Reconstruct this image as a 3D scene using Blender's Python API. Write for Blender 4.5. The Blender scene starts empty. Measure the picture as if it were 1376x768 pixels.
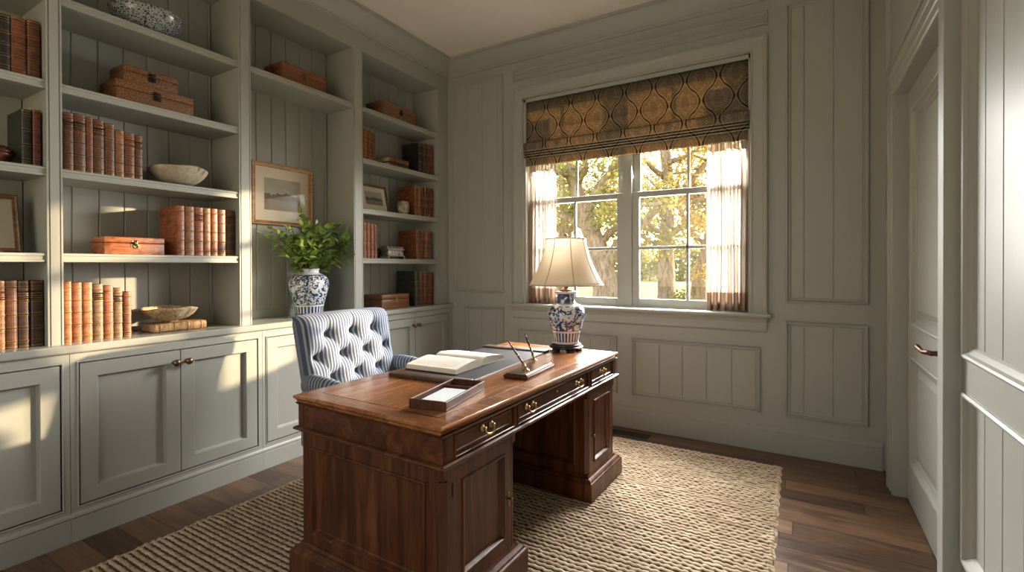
import bpy, bmesh, math, random
from math import sin, cos, pi, radians, sqrt, atan2
from mathutils import Vector, Matrix
random.seed(7)
scene = bpy.context.scene
COL = scene.collection

# ------------------------------------------------------------------ tagging
def tag(o, label=None, cat=None, group=None, kind=None):
    if label: o['label'] = label
    if cat: o['category'] = cat
    if group: o['group'] = group
    if kind: o['kind'] = kind
    return o

def empty(name, loc=(0, 0, 0), rz=0.0, label=None, cat=None, group=None):
    o = bpy.data.objects.new(name, None)
    COL.objects.link(o)
    o.location = loc
    o.rotation_euler = (0, 0, rz)
    o.empty_display_size = 0.05
    return tag(o, label, cat, group)

class MB:
    """collects shapes and links them as one mesh object"""
    def __init__(self):
        self.v = []; self.f = []; self.m = []; self.s = []; self.cur = 0; self.smooth = False; self.M = None; self.uv = {}
    def add(self, verts, faces, smooth=None):
        b = len(self.v)
        if self.M is not None:
            verts = [self.M @ Vector(p) for p in verts]
        self.v.extend([tuple(p) for p in verts])
        s = self.smooth if smooth is None else smooth
        for f in faces:
            self.f.append([b + i for i in f]); self.m.append(self.cur); self.s.append(s)
    def box(self, x0, x1, y0, y1, z0, z1, bev=0.0, seg=1):
        if x0 > x1: x0, x1 = x1, x0
        if y0 > y1: y0, y1 = y1, y0
        if z0 > z1: z0, z1 = z1, z0
        if bev <= 0:
            v = [(x0,y0,z0),(x1,y0,z0),(x1,y1,z0),(x0,y1,z0),(x0,y0,z1),(x1,y0,z1),(x1,y1,z1),(x0,y1,z1)]
            self.add(v, [(0,3,2,1),(4,5,6,7),(0,1,5,4),(1,2,6,5),(2,3,7,6),(3,0,4,7)], False)
            return
        bev = min(bev, (x1-x0)*.49, (y1-y0)*.49, (z1-z0)*.49)
        bm = bmesh.new()
        bmesh.ops.create_cube(bm, size=1.0)
        for q in bm.verts:
            q.co = Vector(((x0+x1)/2+q.co.x*(x1-x0), (y0+y1)/2+q.co.y*(y1-y0), (z0+z1)/2+q.co.z*(z1-z0)))
        bmesh.ops.bevel(bm, geom=bm.edges[:], offset=bev, segments=seg, profile=.5, affect='EDGES', clamp_overlap=True)
        bm.verts.index_update()
        self.add([tuple(q.co) for q in bm.verts], [[q.index for q in f.verts] for f in bm.faces], seg > 1)
        bm.free()
    def tube(self, pts, rad, seg=8, caps=True, smooth=True, closed=False):
        pts = [Vector(p) for p in pts]; n = len(pts)
        if not hasattr(rad, '__len__'): rad = [rad]*n
        ring = []; up = None
        for i in range(n):
            if closed: t = pts[(i+1) % n]-pts[i-1]
            else: t = pts[min(i+1, n-1)]-pts[max(i-1, 0)]
            if t.length < 1e-9: t = Vector((0,0,1))
            t.normalize()
            if up is None:
                up = Vector((0,0,1)) if abs(t.z) < .9 else Vector((1,0,0))
            a = t.cross(up)
            if a.length < 1e-6: a = t.cross(Vector((0,1,0)))
            a.normalize(); b = a.cross(t).normalized(); up = b
            for k in range(seg):
                an = 2*pi*k/seg
                ring.append(pts[i]+a*(cos(an)*rad[i])+b*(sin(an)*rad[i]))
        fs = []
        for i in range(n if closed else n-1):
            for k in range(seg):
                j = (i+1) % n
                fs.append((i*seg+k, i*seg+(k+1) % seg, j*seg+(k+1) % seg, j*seg+k))
        if caps and not closed:
            fs.append(tuple(range(seg-1, -1, -1))); fs.append(tuple((n-1)*seg+k for k in range(seg)))
        self.add(ring, fs, smooth)
    def lathe(self, prof, c=(0,0,0), seg=32, smooth=True, sx=1.0, sy=1.0, wob=None):
        """profile [(r,z)...] turned about the vertical through c"""
        v = []; f = []; n = len(prof)
        for i, (r, z) in enumerate(prof):
            for k in range(seg):
                a = 2*pi*k/seg
                w = wob(a, i) if wob else 0.0
                v.append((c[0]+max(r, 1e-5)*sx*cos(a), c[1]+max(r, 1e-5)*sy*sin(a), c[2]+z+w))
        for i in range(n-1):
            for k in range(seg):
                f.append((i*seg+k, i*seg+(k+1) % seg, (i+1)*seg+(k+1) % seg, (i+1)*seg+k))
        self.add(v, f, smooth)
    def prism(self, poly, fn, t0, t1, smooth=False):
        """poly [(u,v)] pushed along t by fn(u,v,t)"""
        n = len(poly)
        v = [fn(u, w, t0) for u, w in poly]+[fn(u, w, t1) for u, w in poly]
        f = [(i, (i+1) % n, n+(i+1) % n, n+i) for i in range(n)]
        self.add(v, f, smooth)
        self.add(v, [tuple(range(n-1, -1, -1)), tuple(range(n, 2*n))], False)
    def frame(self, fn, u0, u1, v0, v1, prof, fill=None, back=False):
        """moulding mitred round a rectangle: prof [(inset, height)] ; fill = height of an inner panel"""
        v = []; f = []
        for o, h in prof:
            v += [fn(u0+o, v0+o, h), fn(u1-o, v0+o, h), fn(u1-o, v1-o, h), fn(u0+o, v1-o, h)]
        for i in range(len(prof)-1):
            for k in range(4):
                f.append((i*4+k, i*4+(k+1) % 4, (i+1)*4+(k+1) % 4, (i+1)*4+k))
        if fill:
            b = (len(prof)-1)*4
            f.append((b, b+1, b+2, b+3))
        if back:
            f.append((3, 2, 1, 0))
        self.add(v, f, False)
    def grid(self, fn, nu, nv, smooth=True, closed_u=False, uv=None):
        v = []; f = []
        if uv:
            b0 = len(self.v)
            for i in range(nu):
                for j in range(nv):
                    self.uv[b0+i*nv+j] = uv(i/(nu-1), j/(nv-1))
        for i in range(nu):
            for j in range(nv):
                v.append(fn(i/(nu-1 if not closed_u else nu), j/(nv-1)))
        for i in range(nu if closed_u else nu-1):
            for j in range(nv-1):
                a = (i % nu)*nv+j; b = ((i+1) % nu)*nv+j
                f.append((a, b, b+1, a+1))
        self.add(v, f, smooth)
    def build(self, name, mats, parent=None, kind=None, loc=None, solid=0.0, fixn=True):
        me = bpy.data.meshes.new(name)
        me.from_pydata(self.v, [], self.f)
        if not isinstance(mats, (list, tuple)): mats = [mats]
        for m in mats: me.materials.append(m)
        me.polygons.foreach_set('material_index', self.m)
        me.polygons.foreach_set('use_smooth', self.s)
        if fixn:
            bm = bmesh.new(); bm.from_mesh(me)
            bmesh.ops.recalc_face_normals(bm, faces=bm.faces[:])
            bm.to_mesh(me); bm.free()
        if self.uv:
            ul = me.uv_layers.new(name='UVMap')
            for lp in me.loops:
                ul.data[lp.index].uv = self.uv.get(lp.vertex_index, (0, 0))
        me.update()
        o = bpy.data.objects.new(name, me)
        COL.objects.link(o)
        if loc: o.location = loc
        if parent: o.parent = parent
        if kind: o['kind'] = kind
        if solid:
            md = o.modifiers.new('Solidify', 'SOLIDIFY'); md.thickness = solid; md.offset = 0
        return o

# ------------------------------------------------------------------ materials
class NT:
    def __init__(self, name):
        self.m = bpy.data.materials.new(name); self.m.use_nodes = True
        self.t = self.m.node_tree; self.n = self.t.nodes; self.l = self.t.links
        self.bsdf = self.n['Principled BSDF']; self.out = self.n['Material Output']
    def node(self, typ, **kw):
        nd = self.n.new(typ)
        for k, v in kw.items():
            if k in nd.inputs.keys() and not hasattr(nd, k): nd.inputs[k].default_value = v
            else: setattr(nd, k, v)
        return nd
    def link(self, a, b): self.l.new(a, b)
    def coord(self, which='Object', scale=(1,1,1), rot=(0,0,0), loc=(0,0,0)):
        tc = self.node('ShaderNodeTexCoord'); mp = self.node('ShaderNodeMapping')
        mp.inputs['Scale'].default_value = scale; mp.inputs['Rotation'].default_value = rot; mp.inputs['Location'].default_value = loc
        self.link(tc.outputs[which], mp.inputs['Vector']); return mp.outputs['Vector']
    def noise(self, vec, scale=5, detail=4, rough=.5, dist=0.0):
        nd = self.node('ShaderNodeTexNoise'); nd.inputs['Scale'].default_value = scale; nd.inputs['Detail'].default_value = detail
        nd.inputs['Roughness'].default_value = rough; nd.inputs['Distortion'].default_value = dist
        self.link(vec, nd.inputs['Vector']); return nd.outputs['Fac']
    def ramp(self, fac, stops, interp='LINEAR'):
        nd = self.node('ShaderNodeValToRGB'); cr = nd.color_ramp; cr.interpolation = interp
        while len(cr.elements) < len(stops): cr.elements.new(.5)
        for e, (p, c) in zip(cr.elements, stops):
            e.position = p; e.color = (c[0], c[1], c[2], 1) if hasattr(c, '__len__') else (c, c, c, 1)
        self.link(fac, nd.inputs['Fac']); return nd.outputs['Color']
    def math(self, op, a, b=None, c=None, clamp=False):
        nd = self.node('ShaderNodeMath', operation=op); nd.use_clamp = clamp
        for i, q in enumerate((a, b, c)):
            if q is None: continue
            if isinstance(q, (int, float)): nd.inputs[i].default_value = q
            else: self.link(q, nd.inputs[i])
        return nd.outputs[0]
    def mix(self, fac, a, b, blend='MIX'):
        nd = self.node('ShaderNodeMix', data_type='RGBA', blend_type=blend)
        for i, q in ((0, fac), (6, a), (7, b)):
            if isinstance(q, (int, float)): nd.inputs[i].default_value = q
            elif hasattr(q, '__len__'): nd.inputs[i].default_value = (q[0], q[1], q[2], 1)
            else: self.link(q, nd.inputs[i])
        return nd.outputs[2]
    def bump(self, h, strength=.3, dist=.002):
        nd = self.node('ShaderNodeBump'); nd.inputs['Strength'].default_value = strength; nd.inputs['Distance'].default_value = dist
        self.link(h, nd.inputs['Height']); self.link(nd.outputs['Normal'], self.bsdf.inputs['Normal'])
    def sep(self, vec):
        nd = self.node('ShaderNodeSeparateXYZ'); self.link(vec, nd.inputs[0]); return nd.outputs
    def base(self, c):
        if hasattr(c, '__len__'): self.bsdf.inputs['Base Color'].default_value = (c[0], c[1], c[2], 1)
        else: self.link(c, self.bsdf.inputs['Base Color'])
    def set(self, **kw):
        for k, v in kw.items():
            k = k.replace('_', ' ')
            if isinstance(v, (int, float)) or hasattr(v, '__len__'): self.bsdf.inputs[k].default_value = v
            else: self.link(v, self.bsdf.inputs[k])

def srgb(r, g, b):
    f = lambda c: (c/255/12.92) if c/255 <= .04045 else ((c/255+.055)/1.055)**2.4
    return (f(r), f(g), f(b))
def mulc(c, k): return tuple(min(1, x*k) for x in c)

def m_paint(name, col, rough=.42, grain=.12, axis='z'):
    t = NT(name)
    sc = {'z': (60, 60, 3), 'y': (60, 3, 60), 'x': (3, 60, 60)}[axis]
    n = t.noise(t.coord('Object', sc), 1.0, 6, .6, .4)
    n2 = t.noise(t.coord('Object', (2, 2, 2)), 1.0, 3)
    c = t.mix(t.math('MULTIPLY', n, 1.0), mulc(col, .93), mulc(col, 1.06))
    c = t.mix(n2, c, mulc(col, .98))
    t.base(c); t.set(Roughness=rough)
    t.bump(n, grain, .002)
    return t.m

SAGE = (.315, .320, .285)
PAINT = m_paint('sage_paint', SAGE)
PAINT_WALL = m_paint('sage_wall_paint', SAGE, .5, .05)
PAINT_DOOR = m_paint('sage_door_paint', SAGE, .38, .2)

def m_plain(name, col, rough=.5, metal=0.0, **kw):
    t = NT(name); t.base(col); t.set(Roughness=rough, Metallic=metal, **kw); return t.m

def m_ceiling():
    t = NT('ceiling_plaster'); n = t.noise(t.coord('Object', (8, 8, 8)), 1, 4)
    t.base(t.mix(n, (.64, .60, .55), (.68, .64, .59))); t.set(Roughness=.9); return t.m
CEIL = m_ceiling()

def m_wood(name, dark, mid, light, scale=1.0, axis='y', rough=.28, coat=.35, bump=.06, streak=1.0, spec=.5):
    t = NT(name)
    s = {'y': (9, .7, 9), 'z': (9, 9, .7), 'x': (.7, 9, 9)}[axis]
    v = t.coord('Object', tuple(q*scale for q in s))
    a = t.noise(v, 1.6, 8, .62, 1.2)
    v2 = t.coord('Object', tuple(q*scale*9 for q in s))
    b = t.noise(v2, 1.2, 5, .6, .3)
    f = t.math('ADD', t.math('MULTIPLY', a, .78), t.math('MULTIPLY', b, .22*streak))
    c = t.ramp(f, [(.30, dark), (.48, mid), (.66, light)])
    t.base(c); t.set(Roughness=t.math('ADD', t.math('MULTIPLY', b, .16), rough-.08))
    t.bsdf.inputs['Coat Weight'].default_value = coat; t.bsdf.inputs['Coat Roughness'].default_value = .12
    if bump > 0: t.bump(b, bump*.3, .0005)
    t.bsdf.inputs['Specular IOR Level'].default_value = spec
    return t.m
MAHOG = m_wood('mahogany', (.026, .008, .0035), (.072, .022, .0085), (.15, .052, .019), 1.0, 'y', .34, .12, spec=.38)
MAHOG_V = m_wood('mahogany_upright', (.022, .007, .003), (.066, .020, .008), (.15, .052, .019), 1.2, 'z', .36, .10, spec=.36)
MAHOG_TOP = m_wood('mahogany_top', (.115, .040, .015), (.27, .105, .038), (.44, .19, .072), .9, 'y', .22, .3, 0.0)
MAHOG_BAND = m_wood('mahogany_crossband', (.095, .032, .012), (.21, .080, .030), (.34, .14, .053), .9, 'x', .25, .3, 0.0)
INLAY = m_plain('dark_inlay', (.020, .008, .004), .3)
MAHOG_DARK = m_wood('mahogany_dark', (.012, .005, .003), (.025, .009, .005), (.045, .017, .009), 1.0, 'y', .45, .1)  # darker wood tone for the modesty panel
BOXWOOD = m_wood('box_wood', (.075, .028, .010), (.17, .066, .022), (.27, .115, .042), 2.0, 'y', .38, .15)
BOXWOOD2 = m_wood('box_wood_red', (.09, .028, .011), (.19, .066, .024), (.30, .12, .045), 2.2, 'y', .36, .2)
TRAYWOOD = m_wood('tray_wood', (.028, .010, .005), (.07, .025, .011), (.13, .048, .02), 1.6, 'y', .5, .0, spec=.22)
EBONY = m_plain('ebonised_wood', (.012, .010, .009), .3)

def m_floor():
    t = NT('oak_floorboards')
    v = t.coord('Object')
    x, y, z = t.sep(v)
    W = .135
    row = t.math('FLOOR', t.math('DIVIDE', y, W))
    fy = t.math('FRACT', t.math('DIVIDE', y, W))
    wn = t.node('ShaderNodeTexWhiteNoise', noise_dimensions='1D'); t.link(row, wn.inputs['W'])
    xo = t.math('ADD', t.math('DIVIDE', x, 1.5), t.math('MULTIPLY', wn.outputs['Value'], 7.3))
    seg = t.math('FLOOR', xo); fx = t.math('FRACT', xo)
    wn2 = t.node('ShaderNodeTexWhiteNoise', noise_dimensions='2D')
    cb = t.node('ShaderNodeCombineXYZ'); t.link(row, cb.inputs[0]); t.link(seg, cb.inputs[1]); t.link(cb.outputs[0], wn2.inputs['Vector'])
    tone = wn2.outputs['Value']
    off = t.node('ShaderNodeCombineXYZ'); t.link(t.math('MULTIPLY', tone, 31.0), off.inputs[0]); t.link(t.math('MULTIPLY', row, 3.7), off.inputs[1])
    add = t.node('ShaderNodeVectorMath', operation='ADD'); t.link(v, add.inputs[0]); t.link(off.outputs[0], add.inputs[1])
    mp = t.node('ShaderNodeMapping'); mp.inputs['Scale'].default_value = (1.3, 16, 16); t.link(add.outputs[0], mp.inputs['Vector'])
    g = t.noise(mp.outputs[0], 1.4, 8, .65, 1.6)
    mp2 = t.node('ShaderNodeMapping'); mp2.inputs['Scale'].default_value = (6, 130, 100); t.link(add.outputs[0], mp2.inputs['Vector'])
    g2 = t.noise(mp2.outputs[0], 1.0, 4, .6)
    f = t.math('ADD', t.math('ADD', t.math('MULTIPLY', g, .62), t.math('MULTIPLY', g2, .16)), t.math('MULTIPLY', tone, .22))
    c = t.ramp(f, [(.30, (.022, .011, .006)), (.46, (.075, .039, .021)), (.60, (.15, .083, .045)), (.76, (.235, .142, .082))])
    gy = t.math('MINIMUM', fy, t.math('SUBTRACT', 1.0, fy))
    gx = t.math('MINIMUM', fx, t.math('SUBTRACT', 1.0, fx))
    gap = t.math('MULTIPLY', t.math('GREATER_THAN', gy, .012), t.math('GREATER_THAN', gx, .0013))
    c = t.mix(gap, (.010, .006, .004), c)
    t.base(c); t.set(Roughness=t.math('ADD', t.math('MULTIPLY', g, .25), .26))
    t.bump(t.math('ADD', t.math('MULTIPLY', g2, .25), gap), .35, .002)
    return t.m
FLOOR = m_floor()

def m_jute():
    t = NT('jute_weave')
    v = t.coord('Object')
    fib = t.noise(t.coord('Object', (60, 420, 300)), 1.0, 4, .7)
    big = t.noise(t.coord('Object', (14, 38, 14)), 1.0, 4, .6)
    wide = t.noise(t.coord('Object', (1.5, 3, 1)), 1.0, 3, .6)
    f = t.math('ADD', t.math('ADD', t.math('MULTIPLY', fib, .4), t.math('MULTIPLY', big, .4)), t.math('MULTIPLY', wide, .2))
    c = t.ramp(f, [(.32, (.17, .110, .060)), (.47, (.39, .290, .185)), (.62, (.62, .50, .36))])
    t.base(c); t.set(Roughness=.92); t.bump(fib, .6, .003)
    return t.m
JUTE = m_jute()
JUTE_GAP_SHADE = m_plain('jute_gap_shade', (.085, .052, .028), .95)  # dark colour standing in for the shade between the cords

def m_leather(name, col, band=.5, rough=.45):
    t = NT(name)
    n = t.noise(t.coord('Object', (14, 14, 70)), 1.0, 5, .65, .5)
    n2 = t.noise(t.coord('Object', (30, 30, 18)), 1.0, 4, .6)
    f = t.math('ADD', t.math('MULTIPLY', n, .62), t.math('MULTIPLY', n2, .38))
    c = t.ramp(f, [(.36, mulc(col, .30)), (.5, col), (.64, mulc(col, 1.7))])
    t.base(c); t.set(Roughness=rough); t.bump(n2, .15, .0015)
    return t.m
LEA = {
 'tan': m_leather('tan_leather', (.22, .095, .038)),
 'brown': m_leather('brown_leather', (.115, .043, .018)),
 'chestnut': m_leather('chestnut_leather', (.155, .050, .019)),
 'rust': m_leather('rust_leather', (.25, .080, .032)),
 'orange': m_leather('orange_leather', (.33, .115, .042)),
 'dark brown': m_leather('dark_brown_leather', (.060, .028, .014)),
 'olive brown': m_leather('olive_brown_leather', (.17, .10, .050)),
 'black': m_leather('black_leather', (.014, .012, .010)),
 'dark green': m_leather('dark_green_leather', (.020, .026, .016)),
 'oxblood': m_leather('oxblood_leather', (.115, .030, .017)),
 'golden tan': m_leather('golden_tan_leather', (.36, .20, .080)),
}
GILT = m_plain('gilt_tooling', (.42, .27, .10), .38, .75)
GILT_DARK = m_plain('dark_tooling', (.030, .012, .008), .5)
GILT_RED = m_plain('red_title_patch', (.13, .022, .012), .5)
def m_pages():
    t = NT('page_edges'); n = t.noise(t.coord('Object', (400, 400, 4)), 1.0, 2)
    t.base(t.mix(n, (.55, .44, .29), (.72, .62, .45))); t.set(Roughness=.9); return t.m
PAGES = m_pages()
BRASS = m_plain('brass', (.48, .34, .16), .30, 1.0)
AGED_BRASS = m_plain('aged_brass', (.22, .145, .075), .33, 1.0)
BRONZE = m_plain('oil_rubbed_bronze', (.13, .07, .045), .42, .9)
IRON = m_plain('dark_iron', (.03, .026, .022), .5, .6)

def m_porcelain(name, bands, motif=22.0, seed=0.0):
    """white glaze, cobalt scroll pattern; bands = [(z0,z1,kind)] in the object's own height"""
    t = NT(name)
    v = t.coord('Object', (1, 1, 1), (0, 0, 0), (seed, seed*.7, 0))
    x, y, z = t.sep(t.coord('Object'))
    n = t.node('ShaderNodeTexNoise'); n.inputs['Scale'].default_value = motif; n.inputs['Detail'].default_value = 2.5
    n.inputs['Roughness'].default_value = .55; n.inputs['Distortion'].default_value = 1.6; t.link(v, n.inputs['Vector'])
    vo = t.node('ShaderNodeTexVoronoi', feature='DISTANCE_TO_EDGE'); vo.inputs['Scale'].default_value = motif*1.15; t.link(v, vo.inputs['Vector'])
    vo2 = t.node('ShaderNodeTexVoronoi', feature='F1'); vo2.inputs['Scale'].default_value = motif*2.2; t.link(v, vo2.inputs['Vector'])
    scroll = t.math('LESS_THAN', t.math('ABSOLUTE', t.math('SUBTRACT', n.outputs['Fac'], .5)), .035)
    blob = t.math('MULTIPLY', t.math('GREATER_THAN', n.outputs['Fac'], .53), t.math('LESS_THAN', vo2.outputs['Distance'], .42))
    line = t.math('MULTIPLY', t.math('LESS_THAN', vo.outputs['Distance'], .05), t.math('GREATER_THAN', n.outputs['Fac'], .44))
    pat = t.math('MAXIMUM', t.math('MAXIMUM', scroll, blob), line)
    ang = t.math('ARCTAN2', y, x)
    for z0, z1, kind in bands:
        inb = t.math('MULTIPLY', t.math('GREATER_THAN', z, z0), t.math('LESS_THAN', z, z1))
        if kind == 'line': p2 = 1.0
        elif kind == 'white': p2 = 0.0
        elif kind == 'lappet':
            w = t.math('SINE', t.math('MULTIPLY', ang, 26.0))
            p2 = t.math('GREATER_THAN', t.math('ADD', w, t.math('MULTIPLY', n.outputs['Fac'], 1.6)), .62)
        else:
            p2 = t.math('GREATER_THAN', n.outputs['Fac'], .46)
        mx = t.node('ShaderNodeMix', data_type='FLOAT')
        t.link(inb, mx.inputs[0]); t.link(pat, mx.inputs[2])
        if isinstance(p2, float): mx.inputs[3].default_value = p2
        else: t.link(p2, mx.inputs[3])
        pat = mx.outputs[0]
    sh = t.noise(t.coord('Object', (40, 40, 40)), 1, 3)
    blue = t.mix(sh, (.008, .014, .055), (.05, .085, .20))
    t.base(t.mix(pat, (.58, .62, .66), blue)); t.set(Roughness=.12)
    t.bsdf.inputs['Coat Weight'].default_value = .5; t.bsdf.inputs['Coat Roughness'].default_value = .05
    return t.m

def m_ticking():
    t = NT('striped_ticking')
    x, y, z = t.sep(t.coord('UV'))
    P = .0190
    fr = t.math('FRACT', t.math('DIVIDE', x, P))
    a = t.math('LESS_THAN', t.math('ABSOLUTE', t.math('SUBTRACT', fr, .5)), .30)
    n = t.noise(t.coord('Object', (500, 500, 500)), 1, 2)
    blue = t.mix(n, (.050, .068, .115), (.085, .115, .18))
    wht = t.mix(n, (.30, .315, .34), (.39, .405, .43))
    t.base(t.mix(a, wht, blue)); t.set(Roughness=.9); t.bump(n, .25, .001)
    return t.m
TICK = m_ticking()

def m_sheer(name, col, tr=.35, translu=.5):
    t = NT(name)
    n = t.noise(t.coord('Object', (300, 300, 300)), 1, 2)
    tl = t.node('ShaderNodeBsdfTranslucent'); df = t.node('ShaderNodeBsdfDiffuse'); tp = t.node('ShaderNodeBsdfTransparent')
    for nd in (tl, df): nd.inputs['Color'].default_value = (*col, 1)
    m1 = t.node('ShaderNodeMixShader'); m1.inputs[0].default_value = translu
    t.link(df.outputs[0], m1.inputs[1]); t.link(tl.outputs[0], m1.inputs[2])
    m2 = t.node('ShaderNodeMixShader'); t.link(t.math('MULTIPLY', n, tr*2), m2.inputs[0])
    t.link(m1.outputs[0], m2.inputs[1]); t.link(tp.outputs[0], m2.inputs[2])
    t.link(m2.outputs[0], t.out.inputs['Surface']); return t.m
SHEER = m_sheer('sheer_curtain', (.36, .295, .24), .17, .40)
SHEER_HEM = m_sheer('sheer_hem', (.30, .205, .14), .05, .40)

def m_roman():
    t = NT('damask_blind')
    v = t.coord('Object')
    x, y, z = t.sep(v)
    # ogee lattice: two wavy families
    P, Q = .235, .33
    px = t.math('MULTIPLY', x, 2*pi/P); pz = t.math('MULTIPLY', z, 2*pi/Q)
    cx = t.math('COSINE', px); cz = t.math('COSINE', pz)
    cx2 = t.math('COSINE', t.math('MULTIPLY', px, 3.0))
    lat = t.math('ADD', t.math('ADD', cx, cz), t.math('MULTIPLY', cx2, .16))
    line = t.math('LESS_THAN', t.math('ABSOLUTE', lat), .13)
    core = t.math('LESS_THAN', t.math('ABSOLUTE', t.math('SUBTRACT', t.math('ABSOLUTE', lat), 1.15)), .38)
    n = t.noise(t.coord('Object', (130, 130, 130)), 1, 3, .6)
    fleck = t.math('GREATER_THAN', t.math('ADD', n, t.math('MULTIPLY', t.math('ABSOLUTE', lat), .06)), .58)
    base = t.mix(t.math('MULTIPLY', t.math('SUBTRACT', n, .34), 3.2, clamp=True), (.150, .128, .100), (.31, .27, .215))
    c = t.mix(t.math('MULTIPLY', line, .9), base, (.030, .023, .017))
    line2 = t.math('LESS_THAN', t.math('ABSOLUTE', t.math('SUBTRACT', t.math('ABSOLUTE', lat), .26)), .11)
    c = t.mix(t.math('MULTIPLY', line2, .7), c, (.40, .34, .25))
    c = t.mix(t.math('MULTIPLY', core, fleck), c, (.42, .35, .25))
    c = t.mix(t.math('MULTIPLY', fleck, .25), c, (.31, .26, .19))
    tl = t.node('ShaderNodeBsdfTranslucent'); df = t.node('ShaderNodeBsdfDiffuse')
    t.link(c, df.inputs['Color'])
    t.link(t.mix(1.0, c, (1.0, .84, .60), 'MULTIPLY'), tl.inputs['Color'])
    m1 = t.node('ShaderNodeMixShader'); m1.inputs[0].default_value = .50
    t.link(df.outputs[0], m1.inputs[1]); t.link(tl.outputs[0], m1.inputs[2])
    t.link(m1.outputs[0], t.out.inputs['Surface']); return t.m
ROMAN = m_roman()

def m_glass(name='window_glass', f0=.025):
    t = NT(name)
    tp = t.node('ShaderNodeBsdfTransparent'); gl = t.node('ShaderNodeBsdfGlossy'); gl.inputs['Roughness'].default_value = .01
    lw = t.node('ShaderNodeLayerWeight'); lw.inputs['Blend'].default_value = .5
    fr = t.math('ADD', t.math('MULTIPLY', t.math('POWER', lw.outputs['Facing'], 5.0), .9), f0)
    m = t.node('ShaderNodeMixShader'); t.link(fr, m.inputs[0])
    t.link(tp.outputs[0], m.inputs[1]); t.link(gl.outputs[0], m.inputs[2]); t.link(m.outputs[0], t.out.inputs['Surface'])
    return t.m
GLASS = m_glass()
PIC_GLASS = m_glass('picture_glass', .008)

def m_shade():
    t = NT('linen_lampshade')
    n = t.noise(t.coord('Object', (200, 200, 600)), 1, 3)
    c = t.mix(n, (.84, .77, .66), (.92, .86, .76))
    tl = t.node('ShaderNodeBsdfTranslucent'); df = t.node('ShaderNodeBsdfDiffuse')
    t.link(c, df.inputs['Color']); t.link(c, tl.inputs['Color'])
    m1 = t.node('ShaderNodeMixShader'); m1.inputs[0].default_value = .55
    t.link(df.outputs[0], m1.inputs[1]); t.link(tl.outputs[0], m1.inputs[2]); t.link(m1.outputs[0], t.out.inputs['Surface'])
    return t.m
SHADE = m_shade()
SHADE_TRIM = m_plain('lampshade_piping', (.50, .42, .32), .8)

def m_leaf(name, c0, c1, trans=.35):
    t = NT(name)
    n = t.noise(t.coord('Object', (9, 9, 9)), 1, 2)
    c = t.mix(t.math('MULTIPLY', t.math('SUBTRACT', n, .3), 2.5, clamp=True), c0, c1)
    t.base(c); t.set(Roughness=.38)
    tl = t.node('ShaderNodeBsdfTranslucent'); t.link(t.mix(.5, c, mulc(c1, 1.3)), tl.inputs['Color'])
    m1 = t.node('ShaderNodeMixShader'); m1.inputs[0].default_value = trans
    t.link(t.bsdf.outputs[0], m1.inputs[1]); t.link(tl.outputs[0], m1.inputs[2]); t.link(m1.outputs[0], t.out.inputs['Surface'])
    return t.m
LEAF = m_leaf('glossy_leaf', (.065, .14, .025), (.26, .36, .075), .35)
STEM = m_plain('stem', (.10, .085, .035), .7)
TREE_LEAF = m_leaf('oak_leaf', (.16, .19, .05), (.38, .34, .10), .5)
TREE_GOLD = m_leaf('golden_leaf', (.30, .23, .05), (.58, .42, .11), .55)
HEDGE_LEAF = m_leaf('hedge_leaf', (.15, .17, .05), (.30, .29, .09), .4)
def m_bark():
    t = NT('bark'); n = t.noise(t.coord('Object', (9, 9, 2.2)), 1, 8, .7, .6)
    t.base(t.ramp(n, [(.35, (.14, .10, .07)), (.6, (.38, .30, .21))])); t.set(Roughness=.95); t.bump(n, .9, .05); return t.m
BARK = m_bark()
def m_lawn():
    t = NT('lawn_grass'); n = t.noise(t.coord('Object', (3, 3, 3)), 1, 8, .7); n2 = t.noise(t.coord('Object', (.12, .5, .2)), 1, 4)
    c = t.mix(n, (.20, .23, .06), (.36, .36, .11)); c = t.mix(n2, c, (.50, .44, .17)); t.base(c); t.set(Roughness=.95); return t.m
LAWN = m_lawn()
GRAVEL = m_plain('pale_gravel', (.60, .53, .42), .9)
# light levels
SKY, GLOW, SUN, FILL, WIN, EXPO = 3.6, 4.0, 13.5, 2.5, 250.0, 0.12
# ------------------------------------------------------------------ the room shell
FLOOR_Z, CEIL_Z, WB, WLX = 0.0, 3.30, 3.84, -3.36
def S(name, mb, mat, parent=None): return mb.build(name, mat, parent, 'structure')

mb = MB(); mb.box(-3.6, .75, -1.75, 4.05, -.06, 0); S('floor', mb, FLOOR)
mb = MB(); mb.box(-3.6, .75, -1.75, 4.05, CEIL_Z, CEIL_Z+.06); S('ceiling', mb, CEIL)
mb = MB(); mb.box(-3.5, WLX, -1.75, 4.05, 0, CEIL_Z); S('wall_left', mb, PAINT_WALL)
WX0, WX1, WZ0, WZ1 = -2.135, -.288, .937, 2.765
mb = MB()
mb.box(WLX, WX0, WB, 4.0, 0, CEIL_Z); mb.box(WX1, .75, WB, 4.0, 0, CEIL_Z)
mb.box(WX0, WX1, WB, 4.0, 0, WZ0); mb.box(WX0, WX1, WB, 4.0, WZ1, CEIL_Z)
S('wall_back', mb, PAINT_WALL)
mb = MB()
mb.box(WLX, -2.7, -1.75, -1.62, 0, CEIL_Z); mb.box(-.3, .75, -1.75, -1.62, 0, CEIL_Z)
mb.box(-2.7, -.3, -1.75, -1.62, 0, .9); mb.box(-2.7, -.3, -1.75, -1.62, 2.6, CEIL_Z)
S('wall_front', mb, PAINT_WALL)

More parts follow.
